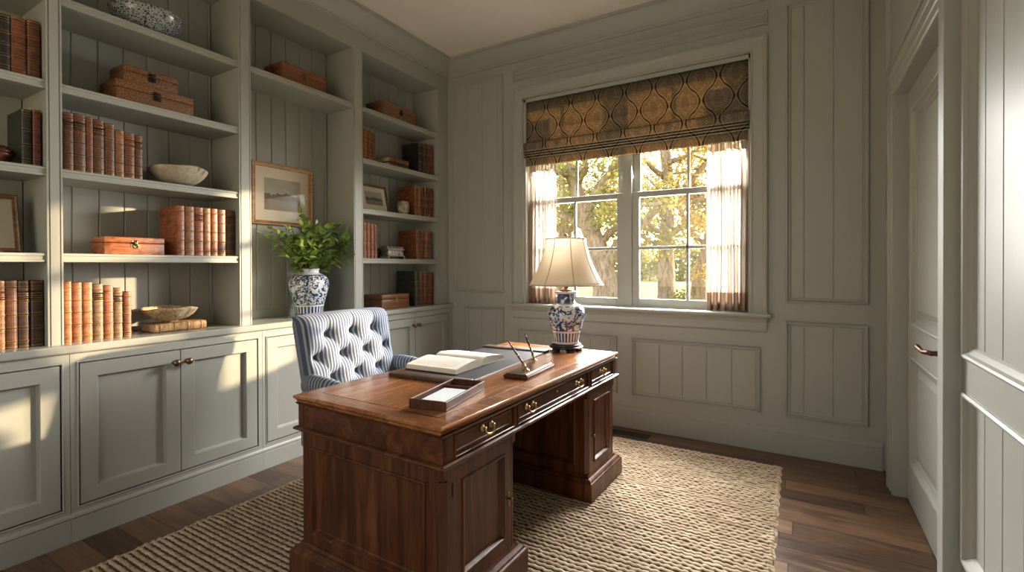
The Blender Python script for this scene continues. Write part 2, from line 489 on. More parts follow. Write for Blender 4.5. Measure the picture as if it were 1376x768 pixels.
def boards(mb, fn, u0, u1, v0, v1, h, pitch, first=None, gap=.0012, ch=.0036):
    """vertical tongue and groove boards, V joints as real gaps"""
    cuts = [u0]; u = (u0+pitch) if first is None else first
    while u < u1-.01:
        if u > u0+.01: cuts.append(u)
        u += pitch
    cuts.append(u1)
    for a, b in zip(cuts[:-1], cuts[1:]):
        a2, b2 = a+gap, b-gap
        mb.prism([(a2, h-ch), (a2+ch, h), (b2-ch, h), (b2, h-ch), (b2, h-.012), (a2, h-.012)], fn, v0, v1)

# right wall: near panelled stretch, door bay, strip in the far corner, wall over the door
NX = .50
mb = MB()
mb.box(NX+.034, .75, -1.62, 2.34, 0, CEIL_Z)
PY0, PY1 = .62, 2.262
UPZ = (.985, 3.02); LOZ = (.265, .842)
mb.box(NX, NX+.04, PY1, 2.34, 0, CEIL_Z); mb.box(NX, NX+.04, -1.62, PY0, 0, CEIL_Z)
mb.box(NX, NX+.04, PY0, PY1, 0, LOZ[0]); mb.box(NX, NX+.04, PY0, PY1, LOZ[1], UPZ[0]); mb.box(NX, NX+.04, PY0, PY1, UPZ[1], CEIL_Z)
fnR = lambda u, v, h: (NX-h, u, v)
for z0, z1 in (UPZ, LOZ):
    boards(mb, lambda u, h, v: (NX-h, u, v), PY0, PY1, z0, z1, -.022, .163, first=.62+.163*.37)
mb.box(.47, .75, 3.45, WB, 0, CEIL_Z); mb.box(.47, .75, 2.34, 3.46, 2.262, CEIL_Z)
mb.box(.58, .75, 2.33, 3.46, 0, 2.27)
S('wall_right', mb, PAINT_DOOR)
REC = [(-.012, .0), (-.012, .007), (-.004, .012), (.004, .009), (.010, -.001), (.016, -.006), (.024, -.013), (.030, -.021), (.030, -.024)]
mb = MB(); mb.frame(fnR, PY0, PY1, UPZ[0], UPZ[1], REC); mb.frame(fnR, PY0, PY1, LOZ[0], LOZ[1], REC); S('trim_1', mb, PAINT_DOOR)

# ------------------------------------------------------------------ panel mouldings on the back wall
MOULD = [(0, 0), (0, .015), (.004, .022), (.010, .023), (.014, .016), (.016, .009), (.021, .007), (.026, .010), (.030, .009), (.032, .003), (.034, .0045)]
fnB = lambda u, v, h: (u, WB-h, v)
def wall_panel(n, x0, x1, z0, z1, pitch=.17, first=None, fill=True):
    mb = MB(); mb.frame(fnB, x0, x1, z0, z1, MOULD)
    if fill: boards(mb, lambda u, h, v: (u, WB-h, v), x0+.030, x1-.030, z0+.030, z1-.030, .0045, pitch, first)
    else:
        mb.frame(fnB, x0+.030, x1-.030, z0+.030, z1-.030, [(0, .003), (0, .010), (.006, .014), (.012, .010), (.012, .004)], fill=True)
    S('trim_%d' % n, mb, PAINT_WALL)
wall_panel(2, -2.920, -2.355, 1.047, 3.072, first=-2.757)
wall_panel(3, -2.783, -2.355, .264, .917, first=-2.60)
wall_panel(4, -2.200, -1.276, .264, .727, .172, first=-2.02)
wall_panel(5, -1.155, -.234, .264, .722, .172, first=-.935)
wall_panel(6, -.080, .385, 1.045, 3.078, .167, first=.030)
wall_panel(7, -.082, .384, .264, .914, .167, first=.030)
wall_panel(8, -2.246, -.188, 2.980, 3.076, fill=False)
mb = MB(); mb.frame(lambda u, v, h: (.47-h, u, v), 2.50, 3.66, 2.44, 3.07, MOULD, fill=True); S('trim_9', mb, PAINT_WALL)

# ------------------------------------------------------------------ baseboards
BASE = [(0, 0), (.020, 0), (.020, .138), (.016, .141), (.017, .148), (.014, .156), (.008, .164), (.003, .170), (0, .170)]
mb = MB(); mb.prism(BASE, lambda o, z, t: (t, WB-o, z), -2.96, .455); S('baseboard_back', mb, PAINT_WALL)
mb = MB(); mb.prism(BASE, lambda o, z, t: (NX-o, t, z), -1.62, 2.29); S('baseboard_right', mb, PAINT_DOOR)
# crown: one run per wall, profile (out, down)
CROWN = [(0, .150), (.012, .150), (.012, .138), (.020, .132), (.020, .122), (.026, .116), (.040, .106), (.060, .086), (.080, .060), (.098, .036), (.108, .026), (.118, .024), (.118, .012), (.126, .008), (.126, 0), (0, 0)]
BX = -3.0
mb = MB(); mb.prism(CROWN, lambda o, d, t: (BX+o, (WB-o) if t > 0 else -1.62, CEIL_Z-d), -1, 1); S('trim_10', mb, PAINT)
mb = MB(); mb.prism(CROWN, lambda o, d, t: ((BX+o) if t < 0 else (.47-o), WB-o, CEIL_Z-d), -1, 1); S('trim_11', mb, PAINT_WALL)
mb = MB(); mb.prism(CROWN, lambda o, d, t: (.47-o, (WB-o) if t > 0 else -1.62, CEIL_Z-d), -1, 1); S('trim_12', mb, PAINT_WALL)

# ------------------------------------------------------------------ door in the right wall
DY0, DY1, DZ = 2.385, 3.45, 2.255
DX = .520
door = empty('door_1', (DX+.02, DY0, 0)); door['kind'] = 'structure'
def dloc(mb_): return mb_
fnD = lambda u, v, h: (-.02-h, u-DY0, v)
mb = MB()
STI = .125
pz = [(.235, .80), (.985, 2.125)]
d0, d1 = DY0+.003, DY1-.003
# slab pieces: stiles, rails, panels
mb.box(-.02, .025, d0-DY0, d0-DY0+STI, .008, DZ-.003); mb.box(-.02, .025, d1-DY0-STI, d1-DY0, .008, DZ-.003)
for a, b in ((.008, pz[0][0]), (pz[0][1], pz[1][0]), (pz[1][1], DZ-.003)):
    mb.box(-.02, .025, d0-DY0+STI, d1-DY0-STI, a, b)
for z0, z1 in pz:
    mb.frame(fnD, d0+STI, d1-STI, z0, z1, [(-.010, 0), (-.010, .006), (-.004, .009), (.004, .006), (.008, -.003), (.014, -.012), (.024, -.014), (.030, -.022), (.05, -.022), (.080, -.009)], fill=True)
mb.build('door_leaf', PAINT_DOOR, door, 'structure')
hd = empty('door_handle', (0, 0, 0)); hd.parent = door
hy, hz = 2.712-DY0, .920
mb = MB(); mb.box(-.027, -.018, hy-.018, hy+.018, hz-.062, hz+.056, .004, 2); mb.build('handle_plate', BRONZE, hd)
mb = MB(); mb.tube([(-.02, hy, hz), (-.045, hy, hz), (-.052, hy, hz)], [.013, .010, .010], 12)
mb.tube([(-.050, hy-.010, hz), (-.062, hy+.012, hz+.001), (-.072, hy+.040, hz-.002), (-.078, hy+.070, hz+.004), (-.082, hy+.092, hz+.012), (-.083, hy+.108, hz+.018)], [.011, .011, .010, .009, .012, .007], 12)
mb.build('lever', BRONZE, hd)
# jamb and casing
CX = .448
mb = MB()
mb.box(CX+.012, .579, DY1-.002, DY1+.02, 0, DZ+.02); mb.box(NX+.002, .579, DY0-.06, DY0, 0, DZ+.02); mb.box(CX+.012, .579, DY0, DY1, DZ, DZ+.018)
CAS = [(0, 0), (0, .016), (.008, .020), (.014, .016), (.05, .016), (.056, .020), (.10, .020), (.106, .024), (.128, .028), (.140, .024), (.140, 0)]
mb.prism(CAS, lambda o, h, t: (.47-h, DY1+.004+o, 0 if t < 0 else DZ+o), -1, 1)
mb.prism(CAS, lambda o, h, t: (.47-h, DY1+.004+o if t > 0 else 2.32, DZ+.004+o), -1, 1)
mb.box(CX, NX+.03, 2.302, DY0-.0, 0, DZ+.13, .003)
S('trim_13', mb, PAINT_DOOR)

# ------------------------------------------------------------------ window
win = empty('window_1', (0, 0, 0)); win['kind'] = 'structure'
mb = MB()
# casing: head and two legs, backband outside, bead inside
CASW = [(0, 0), (0, .030), (.010, .034), (.022, .034), (.028, .026), (.034, .024), (.090, .022), (.096, .026), (.104, .026), (.108, .016), (.108, 0)]
X0, X1, ZT = -2.245, -.190, 2.908
mb.prism(CASW, lambda o, h, t: (X0+o, WB-h, .963 if t < 0 else ZT-o), -1, 1)
mb.prism(CASW, lambda o, h, t: (X1-o, WB-h, .963 if t < 0 else ZT-o), -1, 1)
mb.prism(CASW, lambda o, h, t: ((X0+o) if t < 0 else (X1-o), WB-h, ZT-o), -1, 1)
mb.build('window_casing', PAINT_WALL, win, 'structure')
mb = MB()
mb.box(WX0-.004, WX0+.022, WB-.012, 4.02, .96, WZ1+.03); mb.box(WX1-.022, WX1+.004, WB-.012, 4.02, .96, WZ1+.03)
mb.box(WX0, WX1, WB-.012, 4.02, WZ1, WZ1+.03); mb.box(WX0, WX1, 3.90, 4.03, .93, .975)
mb.box(-1.243, -1.172, 3.895, 4.02, .96, WZ1)
mb.build('window_jamb', PAINT_WALL, win, 'structure')
mb = MB()
mb.prism([(-.06, .937), (.064, .937), (.070, .944), (.070, .957), (.064, .964), (-.06, .964)], lambda o, z, t: (t, WB-o, z), -2.290, -.166)
mb.prism([(0, .937), (.054, .937), (.050, .930), (.040, .922), (.034, .908), (.030, .900), (.024, .900), (.024, .845), (.020, .838), (.012, .830), (0, .830)],
         lambda o, z, t: (-2.236-o*.35 if t < 0 else -.204+o*.35, WB-o, z), -1, 1)
mb.build('window_sill', PAINT_WALL, win, 'structure')
def sash(x0, x1, z0, z1, y, bot, top, sti, cols, rows, parent):
    mb = MB()
    g = (x0+sti, x1-sti, z0+bot, z1-top)
    mb.box(x0, x0+sti, y-.018, y+.018, z0, z1, .003); mb.box(x1-sti, x1, y-.018, y+.018, z0, z1, .003)
    mb.box(x0+sti, x1-sti, y-.018, y+.018, z0, z0+bot, .003); mb.box(x0+sti, x1-sti, y-.018, y+.018, z1-top, z1, .003)
    for i in range(1, cols):
        x = g[0]+(g[1]-g[0])*i/cols; mb.box(x-.011, x+.011, y-.014, y+.014, g[2], g[3], .004)
    for i in range(1, rows):
        z = g[2]+(g[3]-g[2])*i/rows; mb.box(g[0], g[1], y-.014, y+.014, z-.013, z+.013, .004)
    s = mb.build('sash', PAINT_WALL, parent, 'structure')
    mb = MB(); mb.box(g[0]-.004, g[1]+.004, y-.002, y+.002, g[2]-.004, g[3]+.004); mb.build('glass', GLASS, s, 'structure')
for a, b in ((-2.113, -1.243), (-1.172, -.310)):
    sash(a, b, .966, 1.900, 3.930, .068, .046, .058, 2, 2, win)
    sash(a, b, 1.856, WZ1, 3.968, .046, .06, .058, 2, 2, win)
# ------------------------------------------------------------------ built-in bookcase and base cabinets
CT = .935                      # worktop height
BACK = -3.31
SHZ = (1.367, 1.767, 2.170, 2.582)
OPEN_TOP = 3.010
UPR = [(-.155, -.10), (.845, .902), (1.745, 1.822), (2.650, 2.742), (3.686, WB)]
bc = empty('bookcase', (-3.15, 1.9, CT), label='tall sage green built-in bookcase with open shelves along the left wall', cat='bookcase')
def bco(mb, name): 
    o = mb.build(name, PAINT, bc)
    o.location = (3.15, -1.9, -CT)
    return o
for a, b in UPR:
    mb = MB(); mb.box(BACK, BX-.003, a, b, CT, OPEN_TOP)
    mb.box(BX-.004, BX, a, a+.007, CT, OPEN_TOP); mb.box(BX-.004, BX, b-.007, b, CT, OPEN_TOP)
    mb.box(BX-.004, BX+.001, a+.012, b-.012, CT, OPEN_TOP)
    bco(mb, 'upright')
BAYS = [(UPR[i][1], UPR[i+1][0]) for i in range(4)]
FIRST = [.14, 1.031-.116, 2.047-.116, 2.76]
for i, (a, b) in enumerate(BAYS):
    mb = MB(); mb.box(BACK-.02, BACK-.009, a, b, CT, OPEN_TOP)
    boards(mb, lambda u, h, v: (BACK+h, u, v), a, b, CT+.055, OPEN_TOP, 0, .116, FIRST[i])
    mb.box(BACK-.01, BACK+.004, a, b, CT, CT+.058, .002)
    bco(mb, 'back_panel')
    for k, z in enumerate(SHZ):
        if i == 2 and k < 3: continue
        mb = MB()
        mb.prism([(BACK, z), (BX-.009, z), (BX-.006, z-.003), (BX-.006, z-.012), (BX-.010, z-.014), (BX-.010, z-.030), (BX-.006, z-.032), (BX-.006, z-.040), (BX-.009, z-.042), (BACK, z-.042)],
                 lambda x, zz, t: (x, t, zz), a, b)
        bco(mb, 'shelf')
mb = MB(); mb.box(BACK-.02, BX, UPR[0][0], WB, OPEN_TOP, CEIL_Z-.005)
for a, b in BAYS: mb.box(BX, BX+.005, a-.012, b+.012, OPEN_TOP+.000, OPEN_TOP+.012, .002)
bco(mb, 'top_rail')

# worktop, one continuous slab
mb = MB(); mb.prism([(BACK-.02, .893), (-2.948, .893), (-2.944, .896), (-2.938, .899), (-2.936, .905), (-2.936, .928), (-2.939, .933), (-2.944, CT), (BACK-.02, CT)], lambda x, z, t: (x, t, z), -.155, WB)
wt = mb.build('worktop', m_paint('worktop_paint', SAGE, .22, .04))
tag(wt, 'long sage green painted worktop running under the bookcase shelves', 'worktop')

FX = -2.955
UNITS = [((-.155, .908), (-.06, .877), .41, 'leftmost sage base cabinet, cut by the left edge of the photo'),
         ((.908, 1.860), (.940, 1.830), 1.384, 'sage base cabinet with two brass-knobbed doors left of the desk'),
         ((1.860, 2.715), (1.890, 2.680), 2.285, 'sage base cabinet under the leafy vase, mostly behind the chair'),
         ((2.715, WB), (2.775, 3.780), 3.300, 'sage base cabinet in the far corner beyond the striped chair')]
DZ0, DZ1 = .165, .846
fnC = lambda u, v, h: (FX+h, u, v)
for (a, b), (o0, o1), mid, lab in UNITS:
    cab = empty('base_cabinet', (-3.13, (a+b)/2, 0), label=lab, cat='cabinet', group='base cabinets along the left wall')
    inv = (3.13, -(a+b)/2, 0)
    mb = MB()
    mb.box(BACK-.02, FX-.024, a+.001, b-.001, .02, .892)
    mb.box(FX-.03, FX, a+.001, o0, .10, .892); mb.box(FX-.03, FX, o1, b-.001, .10, .892)
    mb.box(FX-.03, FX, o0, o1, .10, DZ0); mb.box(FX-.03, FX, o0, o1, DZ1, .892)
    mb.frame(fnC, o0-.011, o1+.011, DZ0-.011, DZ1+.011, [(0, 0), (0, -.002), (.0025, -.002), (.0035, .002), (.006, .0045), (.009, .004), (.011, .001), (.011, -.02)])
    mb.build('carcass', PAINT, cab, loc=inv)
    mb = MB(); mb.prism([(FX-.03, 0), (FX+.004, 0), (FX+.004, .108), (FX+.001, .111), (FX+.008, .118), (FX+.006, .128), (FX+.001, .136), (FX, .142), (FX-.03, .142)], lambda x, z, t: (x, t, z), a+.0005, b-.0005)
    mb.build('plinth', PAINT, cab, loc=inv)
    for q0, q1, sgn in ((o0+.0045, mid-.002, 1), (mid+.002, o1-.0045, -1)):
        d = MB()
        st = .068
        d.frame(fnC, q0, q1, DZ0+.0045, DZ1-.0045, [(0, -.023), (0, -.0015), (.0015, 0), (st, 0), (st+.002, -.0015), (st+.003, -.016), (st+.009, -.0185), (st+.010, -.0205)], fill=True)
        dd = d.build('door', PAINT, cab, loc=inv)
        ky = (mid-.031) if sgn > 0 else (mid+.031)
        k = MB()
        k.M = Matrix.Translation((FX, ky, .777)) @ Matrix.Rotation(pi/2, 4, 'Y')
        k.lathe([(.0001, 0), (.012, 0), (.012, .003), (.0065, .006), (.0055, .015), (.009, .019), (.0165, .024), (.0190, .031), (.0165, .038), (.009, .0425), (.0001, .043)], seg=24)
        k.build('knob', AGED_BRASS, dd)
# ------------------------------------------------------------------ rug
RX0, RX1, RY0, RY1 = -2.640, -.092, .35, 3.566
def make_rug():
    P = .0285; Q = .038
    ny = int((RY1-RY0)/P*6); nx = int((RX1-RX0)/Q*6)
    v = []; f = []; hh = {}
    rr = random.Random(3)
    nrow = int((RY1-RY0)/P)+2
    ph = [rr.random()*2*pi if i % 1 == 0 else 0 for i in range(nrow)]
    am = [[.8+.4*rr.random() for _ in range(int((RX1-RX0)/Q)+3)] for _ in range(nrow)]
    for j in range(ny+1):
        y = RY0+(RY1-RY0)*j/ny
        t = (y-RY0)/P; r = int(t); u = t-r
        prof = sqrt(max(0, 1-((2*u-1)/.86)**2))
        for i in range(nx+1):
            x = RX0+(RX1-RX0)*i/nx
            a = x/Q*2*pi+ph[r]+(u-.5)*1.0
            k = am[r][int((x-RX0)/Q+1) % len(am[r])]
            bead = .55+.45*cos(a)
            h = prof*(.66+.34*bead)*k
            e = min(x-RX0, RX1-x, y-RY0, RY1-y)
            if e < .012: h *= max(0, e/.012)
            jx = .003*sin(y*31+i*.9) if 0 < i < nx else .004*sin(y*57)
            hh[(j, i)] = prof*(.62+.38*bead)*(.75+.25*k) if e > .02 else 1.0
            v.append((x+jx, y, min(.0131, max(.0006, -.002+.0155*h))))
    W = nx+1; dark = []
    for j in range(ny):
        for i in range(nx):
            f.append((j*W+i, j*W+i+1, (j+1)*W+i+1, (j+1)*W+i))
            dark.append(1 if (hh[(j, i)]+hh[(j+1, i)]+hh[(j, i+1)]+hh[(j+1, i+1)])/4 < .40 else 0)  # low faces between rows get the painted gap shade
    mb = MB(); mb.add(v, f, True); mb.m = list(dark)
    # the edge turned down to the floor
    n = len(mb.v)
    rim = [i for i in range(W)]+[j*W+nx for j in range(1, ny+1)]+[ny*W+i for i in range(nx-1, -1, -1)]+[j*W for j in range(ny-1, 0, -1)]
    vv = [mb.v[i] for i in rim]; m = len(rim)
    mb.add(vv+[(p[0], p[1], .0005) for p in vv], [(k, (k+1) % m, m+(k+1) % m, m+k) for k in range(m)], True)
    o = mb.build('jute_rug', [JUTE, JUTE_GAP_SHADE], fixn=False)
    tag(o, 'large chunky woven natural jute rug under the wooden desk', 'rug')
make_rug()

# floor register by the back wall
mb = MB()
vx0, vx1, vy0, vy1 = -1.33, -.975, 3.615, 3.735
mb.frame(lambda u, v, h: (u, v, h), vx0, vx1, vy0, vy1, [(0, 0), (0, .003), (.004, .005), (.014, .005), (.016, .002)], fill=True)
for i in range(16):
    x = vx0+.022+i*(vx1-vx0-.044)/15
    mb.box(x-.005, x+.005, vy0+.016, vy1-.016, .002, .0045)
tag(mb.build('floor_vent', m_plain('vent_metal', (.022, .018, .015), .45, .5)), 'dark metal floor register beside the back baseboard', 'vent')

# ------------------------------------------------------------------ pedestal desk
DO = (-1.404, 2.12, .0135); DRZ = radians(-1.7)
desk = empty('pedestal_desk', DO, DRZ, label='large dark mahogany pedestal desk with brass drawer pulls on the jute rug', cat='desk')
ZB = DO[2]
def dz(z): return z-ZB
TOPZ = .762
# top: moulded slab with cross banding lines
mb = MB()
hx, hy = .4075, .8425
edge = [(.028, -.034), (.016, -.034), (.012, -.028), (.010, -.022), (.004, -.016), (.000, -.011), (.000, -.007), (.003, -.002), (.009, 0)]
mb.frame(lambda u, v, h: (u, v, dz(TOPZ)+h), -hx, hx, -hy, hy, edge)
z = dz(TOPZ)
def ring_quads(o0, o1, zz):
    mb.frame(lambda u, v, h: (u, v, zz+h), -hx, hx, -hy, hy, [(o0, 0), (o1, 0)])
mb.cur = 1; ring_quads(.009, .082, z)
mb.cur = 2; mb.frame(lambda u, v, h: (u, v, z+h), -hx, hx, -hy, hy, [(.082, 0), (.0825, -.0008), (.0865, -.0008), (.087, 0)])
mb.cur = 0; mb.frame(lambda u, v, h: (u, v, z+h), -hx, hx, -hy, hy, [(.087, 0), (.0871, 0)], fill=True)
mb.frame(lambda u, v, h: (u, v, z+h), -hx, hx, -hy, hy, [(.028, -.034), (.06, -.034)], fill=True)
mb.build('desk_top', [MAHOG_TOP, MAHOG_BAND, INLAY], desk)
# frieze carcass with waist moulding
fx, fy = .396, .822
mb = MB()
F0, F1 = .626, .730
rails = [(-.755, -.372), (-.338, .392), (.440, .770)]
D0, D1 = .640, .721
for s in (-1, 1):
    xs = sorted((s*fx, s*(fx-.022)))
    if s < 0:
        mb.box(xs[0], xs[1], -fy, fy, dz(F0), dz(F1))
    else:
        prev = -fy
        for a, b in rails+[(fy, fy)]:
            mb.box(xs[0], xs[1], prev, a, dz(F0), dz(F1)); prev = b
        for a, b in rails:
            mb.box(xs[0], xs[1], a, b, dz(F0), dz(D0)); mb.box(xs[0], xs[1], a, b, dz(D1), dz(F1))
            mb.frame(lambda u, v, h: (fx+h, u, dz(v)), a-.006, b+.006, D0-.006, D1+.006, [(-.001, 0), (-.001, .0035), (.001, .006), (.004, .006), (.0065, .003), (.0065, -.006)])
mb.box(-fx, fx, -fy, -fy+.022, dz(F0), dz(F1)); mb.box(-fx, fx, fy-.022, fy, dz(F0), dz(F1))
mb.box(-fx+.02, fx-.02, -fy+.02, fy-.02, dz(F0), dz(F0)+.012)
# near end framed: two corner stiles stand a hair proud
for a, b in ((-fx, -fx+.032), (fx-.055, fx)):
    mb.box(a, b, -fy-.002, -fy+.002, dz(F0+.004), dz(F1))
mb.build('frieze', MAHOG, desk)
mb = MB()
wprof = [(0, .611), (.008, .611), (.016, .615), (.018, .620), (.016, .625), (.008, .629), (0, .629)]
mb.frame(lambda u, v, h: (u, v, dz(h)), -fx, fx, -fy, fy, [(.02, .611)]+[(-o, zz) for o, zz in wprof]+[(.02, .629)])
mb.build('waist_moulding', MAHOG, desk)
mb = MB(); mb.frame(lambda u, v, h: (u, v, dz(h)), -fx, fx, -fy, fy, [(.0, .718), (-.004, .719), (-.008, .724), (-.010, .729), (0, .7295)]); mb.build('top_moulding', MAHOG, desk)

def bail_pull(parent, x, yc, zc, w=.056):
    mb = MB()
    for s in (-1, 1):
        mb.M = Matrix.Translation((x, yc+s*w/2, zc+.008)) @ Matrix.Rotation(pi/2, 4, 'Y')
        mb.lathe([(.0001, 0), (.013, 0), (.0145, .002), (.011, .0035), (.006, .005), (.005, .010), (.007, .013), (.0065, .017), (.003, .019), (.0001, .0195)], seg=16)
    mb.M = None
    pts = []
    for i in range(13):
        a = pi*i/12
        yy = -cos(a)*w/2*1.04
        zz = -sin(a)**.7*.026
        pts.append((x+.014+.006*sin(a), yc+yy, zc+.008+zz))
    mb.tube(pts, [.0034+.0016*sin(pi*i/12) for i in range(13)], 8)
    mb.build('drawer_pull', BRASS, parent)
for (a, b), pulls in zip(rails, ((-.5605,), (-.235, .275), (.605,))):
    mb = MB()
    mb.frame(lambda u, v, h: (fx-.004+h, u, dz(v)), a+.0015, b-.0015, D0+.0015, D1-.0015, [(0, -.3), (0, -.002), (.008, -.002), (.010, .001), (.013, .001), (.016, -.002)], fill=True)
    dr = mb.build('drawer', MAHOG, desk)
    for py in pulls:
        bail_pull(dr, fx-.004, py, dz(.682))
    if len(pulls) == 2:
        mb = MB(); mb.M = Matrix.Translation((fx-.004, .03, dz(.692))) @ Matrix.Rotation(pi/2, 4, 'Y')
        mb.lathe([(.0001, 0), (.006, 0), (.0055, .002), (.0001, .0024)], seg=12); mb.build('keyhole_escutcheon', BRASS, dr)

def pedestal(y0, y1, p0, p1, door, near):
    px = .388
    zt, zb = .612, .125
    ped = desk
    mb = MB()
    # canted corner posts: body polygon, chamfered corners that stop short at the top
    c = .022
    poly = [(-px+c, y0), (px-c, y0), (px, y0+c), (px, y1-c), (px-c, y1), (-px+c, y1), (-px, y1-c), (-px, y0+c)]
    # front recess for the door
    mb.box(-px+.0, px-.022, y0+.022, y1-.022, dz(zb), dz(zt-.03))
    def panel_side(fn, u0, u1, s, lo, hi):
        mb.box(*fn_box(fn, u0, u1, zb, lo)); mb.box(*fn_box(fn, u0, u1, hi, zt)); mb.box(*fn_box(fn, u0, u0+s, lo, hi)); mb.box(*fn_box(fn, u1-s, u1, lo, hi))
        mb.frame(lambda u, v, h: fn(u, dz(v), h), u0+s, u1-s, lo, hi, [(0, 0), (.001, .005), (.005, .0065), (.010, .005), (.014, -.002), (.018, -.010), (.024, -.013)], fill=True)
    def fn_box(fn, u0, u1, z0, z1):
        p = fn(u0, dz(z0), 0); q = fn(u1, dz(z1), -.022)
        return (p[0], q[0], p[1], q[1], p[2], q[2])
    panel_side(lambda u, v, h: (u, y0-h, v), -px+c*.2, px-c, .055, .182, .548)
    panel_side(lambda u, v, h: (u, y1+h, v), -px+c*.2, px-c, .055, .182, .548)
    # front stiles (beside the door), with the canted near corner
    for (a, b, sgn) in ((y0, p0, 1), (p1, y1, -1)):
        aa, bb = (a+c, b) if sgn > 0 else (a, b-c)
        mb.box(px-.022, px, aa, bb, dz(zb), dz(zt))
        yc = a if sgn > 0 else b
        q = [(px, yc+sgn*c), (px-c, yc), (px-c, yc+sgn*c)]
        mb.prism(q, lambda u, v, t: (u, v, t), dz(zb), dz(.560))
        q2 = [(px, yc+sgn*c), (px-.001, yc), (px-c, yc), (px-c, yc+sgn*c)]
        mb.prism(q2, lambda u, v, t: (u, v, t), dz(.566), dz(zt))
        # lamb's tongue stop between cant and square corner
        v = []
        for i in range(7):
            t = i/6; k = c*(1-(t*t*(3-2*t)))
            zz = dz(.556+.012*t)
            v += [(px, yc+sgn*max(k, .001), zz), (px-max(k, .001), yc, zz)]
        mb.add(v, [(2*i, 2*i+1, 2*i+3, 2*i+2) for i in range(6)])
    mb.box(px-.022, px, p0, p1, dz(.590), dz(zt)); mb.box(px-.022, px, p0, p1, dz(zb), dz(.140))
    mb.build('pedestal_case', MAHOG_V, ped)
    # door
    mb = MB()
    s = .048
    mb.frame(lambda u, v, h: (px-.001+h, u, dz(v)), p0+.0015, p1-.0015, .1415, .5885, [(0, -.018), (0, 0), (s, 0), (s+.001, .005), (s+.005, .0065), (s+.010, .005), (s+.014, -.002), (s+.018, -.010), (s+.022, -.012)], fill=True)
    d = mb.build('door', MAHOG_V, ped)
    k = MB()
    if near:
        ky = p1-.020
        k.box(px-.002, px+.002, ky-.006, ky+.006, dz(.312), dz(.372), .002)
        k.M = Matrix.Translation((px, ky, dz(.346))) @ Matrix.Rotation(pi/2, 4, 'Y')
        k.lathe([(.0001, 0), (.006, 0), (.005, .006), (.008, .012), (.007, .018), (.0001, .02)], seg=14)
        k.M = None
        k.build('door_latch', AGED_BRASS, d)
        hg = MB(); hg.tube([(px+.001, p0-.004, dz(.500)), (px+.001, p0-.004, dz(.545))], .0035, 8); hg.build('hinge', IRON, d)
    else:
        ky = p0+.020
        k.M = Matrix.Translation((px, ky, dz(.348))) @ Matrix.Rotation(pi/2, 4, 'Y')
        k.lathe([(.0001, 0), (.005, 0), (.004, .006), (.009, .012), (.009, .017), (.0001, .021)], seg=14)
        k.build('door_latch', AGED_BRASS, d)
    # plinth
    mb = MB()
    pp = [(.0, 0), (0, .090), (.004, .095), (.010, .099), (.014, .106), (.022, .112), (.030, .114), (.036, .1225), (.036, .1275)]
    mb.frame(lambda u, v, h: (u, v, h), -px-.038, px+.038, y0-.038, y1+.038, pp, fill=True, back=True)
    mb.build('plinth', MAHOG_V, ped)
pedestal(-.812, -.347, -.758, -.378, True, True)
pedestal(.411, .812, .446, .780, True, False)
# modesty panel: a board between the pedestals, set back
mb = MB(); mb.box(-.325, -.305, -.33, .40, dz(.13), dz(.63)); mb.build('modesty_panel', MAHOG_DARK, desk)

def on_desk(x, y, z=TOPZ):
    c, s = cos(DRZ), sin(DRZ)
    return (DO[0]+c*x-s*y, DO[1]+s*x+c*y, z)
DTOP = TOPZ+.0003

# ------------------------------------------------------------------ blotter pad
PRZ = radians(5.0)
pc = on_desk(.12-.22-.042, -.35+.49-.02)
pad = empty('desk_pad', (pc[0], pc[1], DTOP), DRZ+PRZ, label='black leather desk pad with brown end bars under the open book', cat='desk pad')
mb = MB(); mb.box(-.22, .22, -.49, .49, 0, .004, .0015); mb.build('backing', LEA['dark brown'], pad)
mb = MB(); mb.box(-.212, .212, -.418, .418, .0038, .0062, .001); mb.build('writing_surface', m_plain('black_pad', (.020, .019, .021), .42), pad)
for y0, y1 in ((-.49, -.412), (.412, .49)):
    mb = MB(); mb.box(-.222, .222, y0, y1, -.0001, .0165, .004, 2); mb.build('end_bar', LEA['dark brown'], pad)
mb = MB(); mb.box(.2105, .2150, -.412, .412, .0035, .0070, .001); mb.build('edge_piping', m_plain('pad_piping', (.30, .24, .18), .5), pad)
PADZ = DTOP+.0062

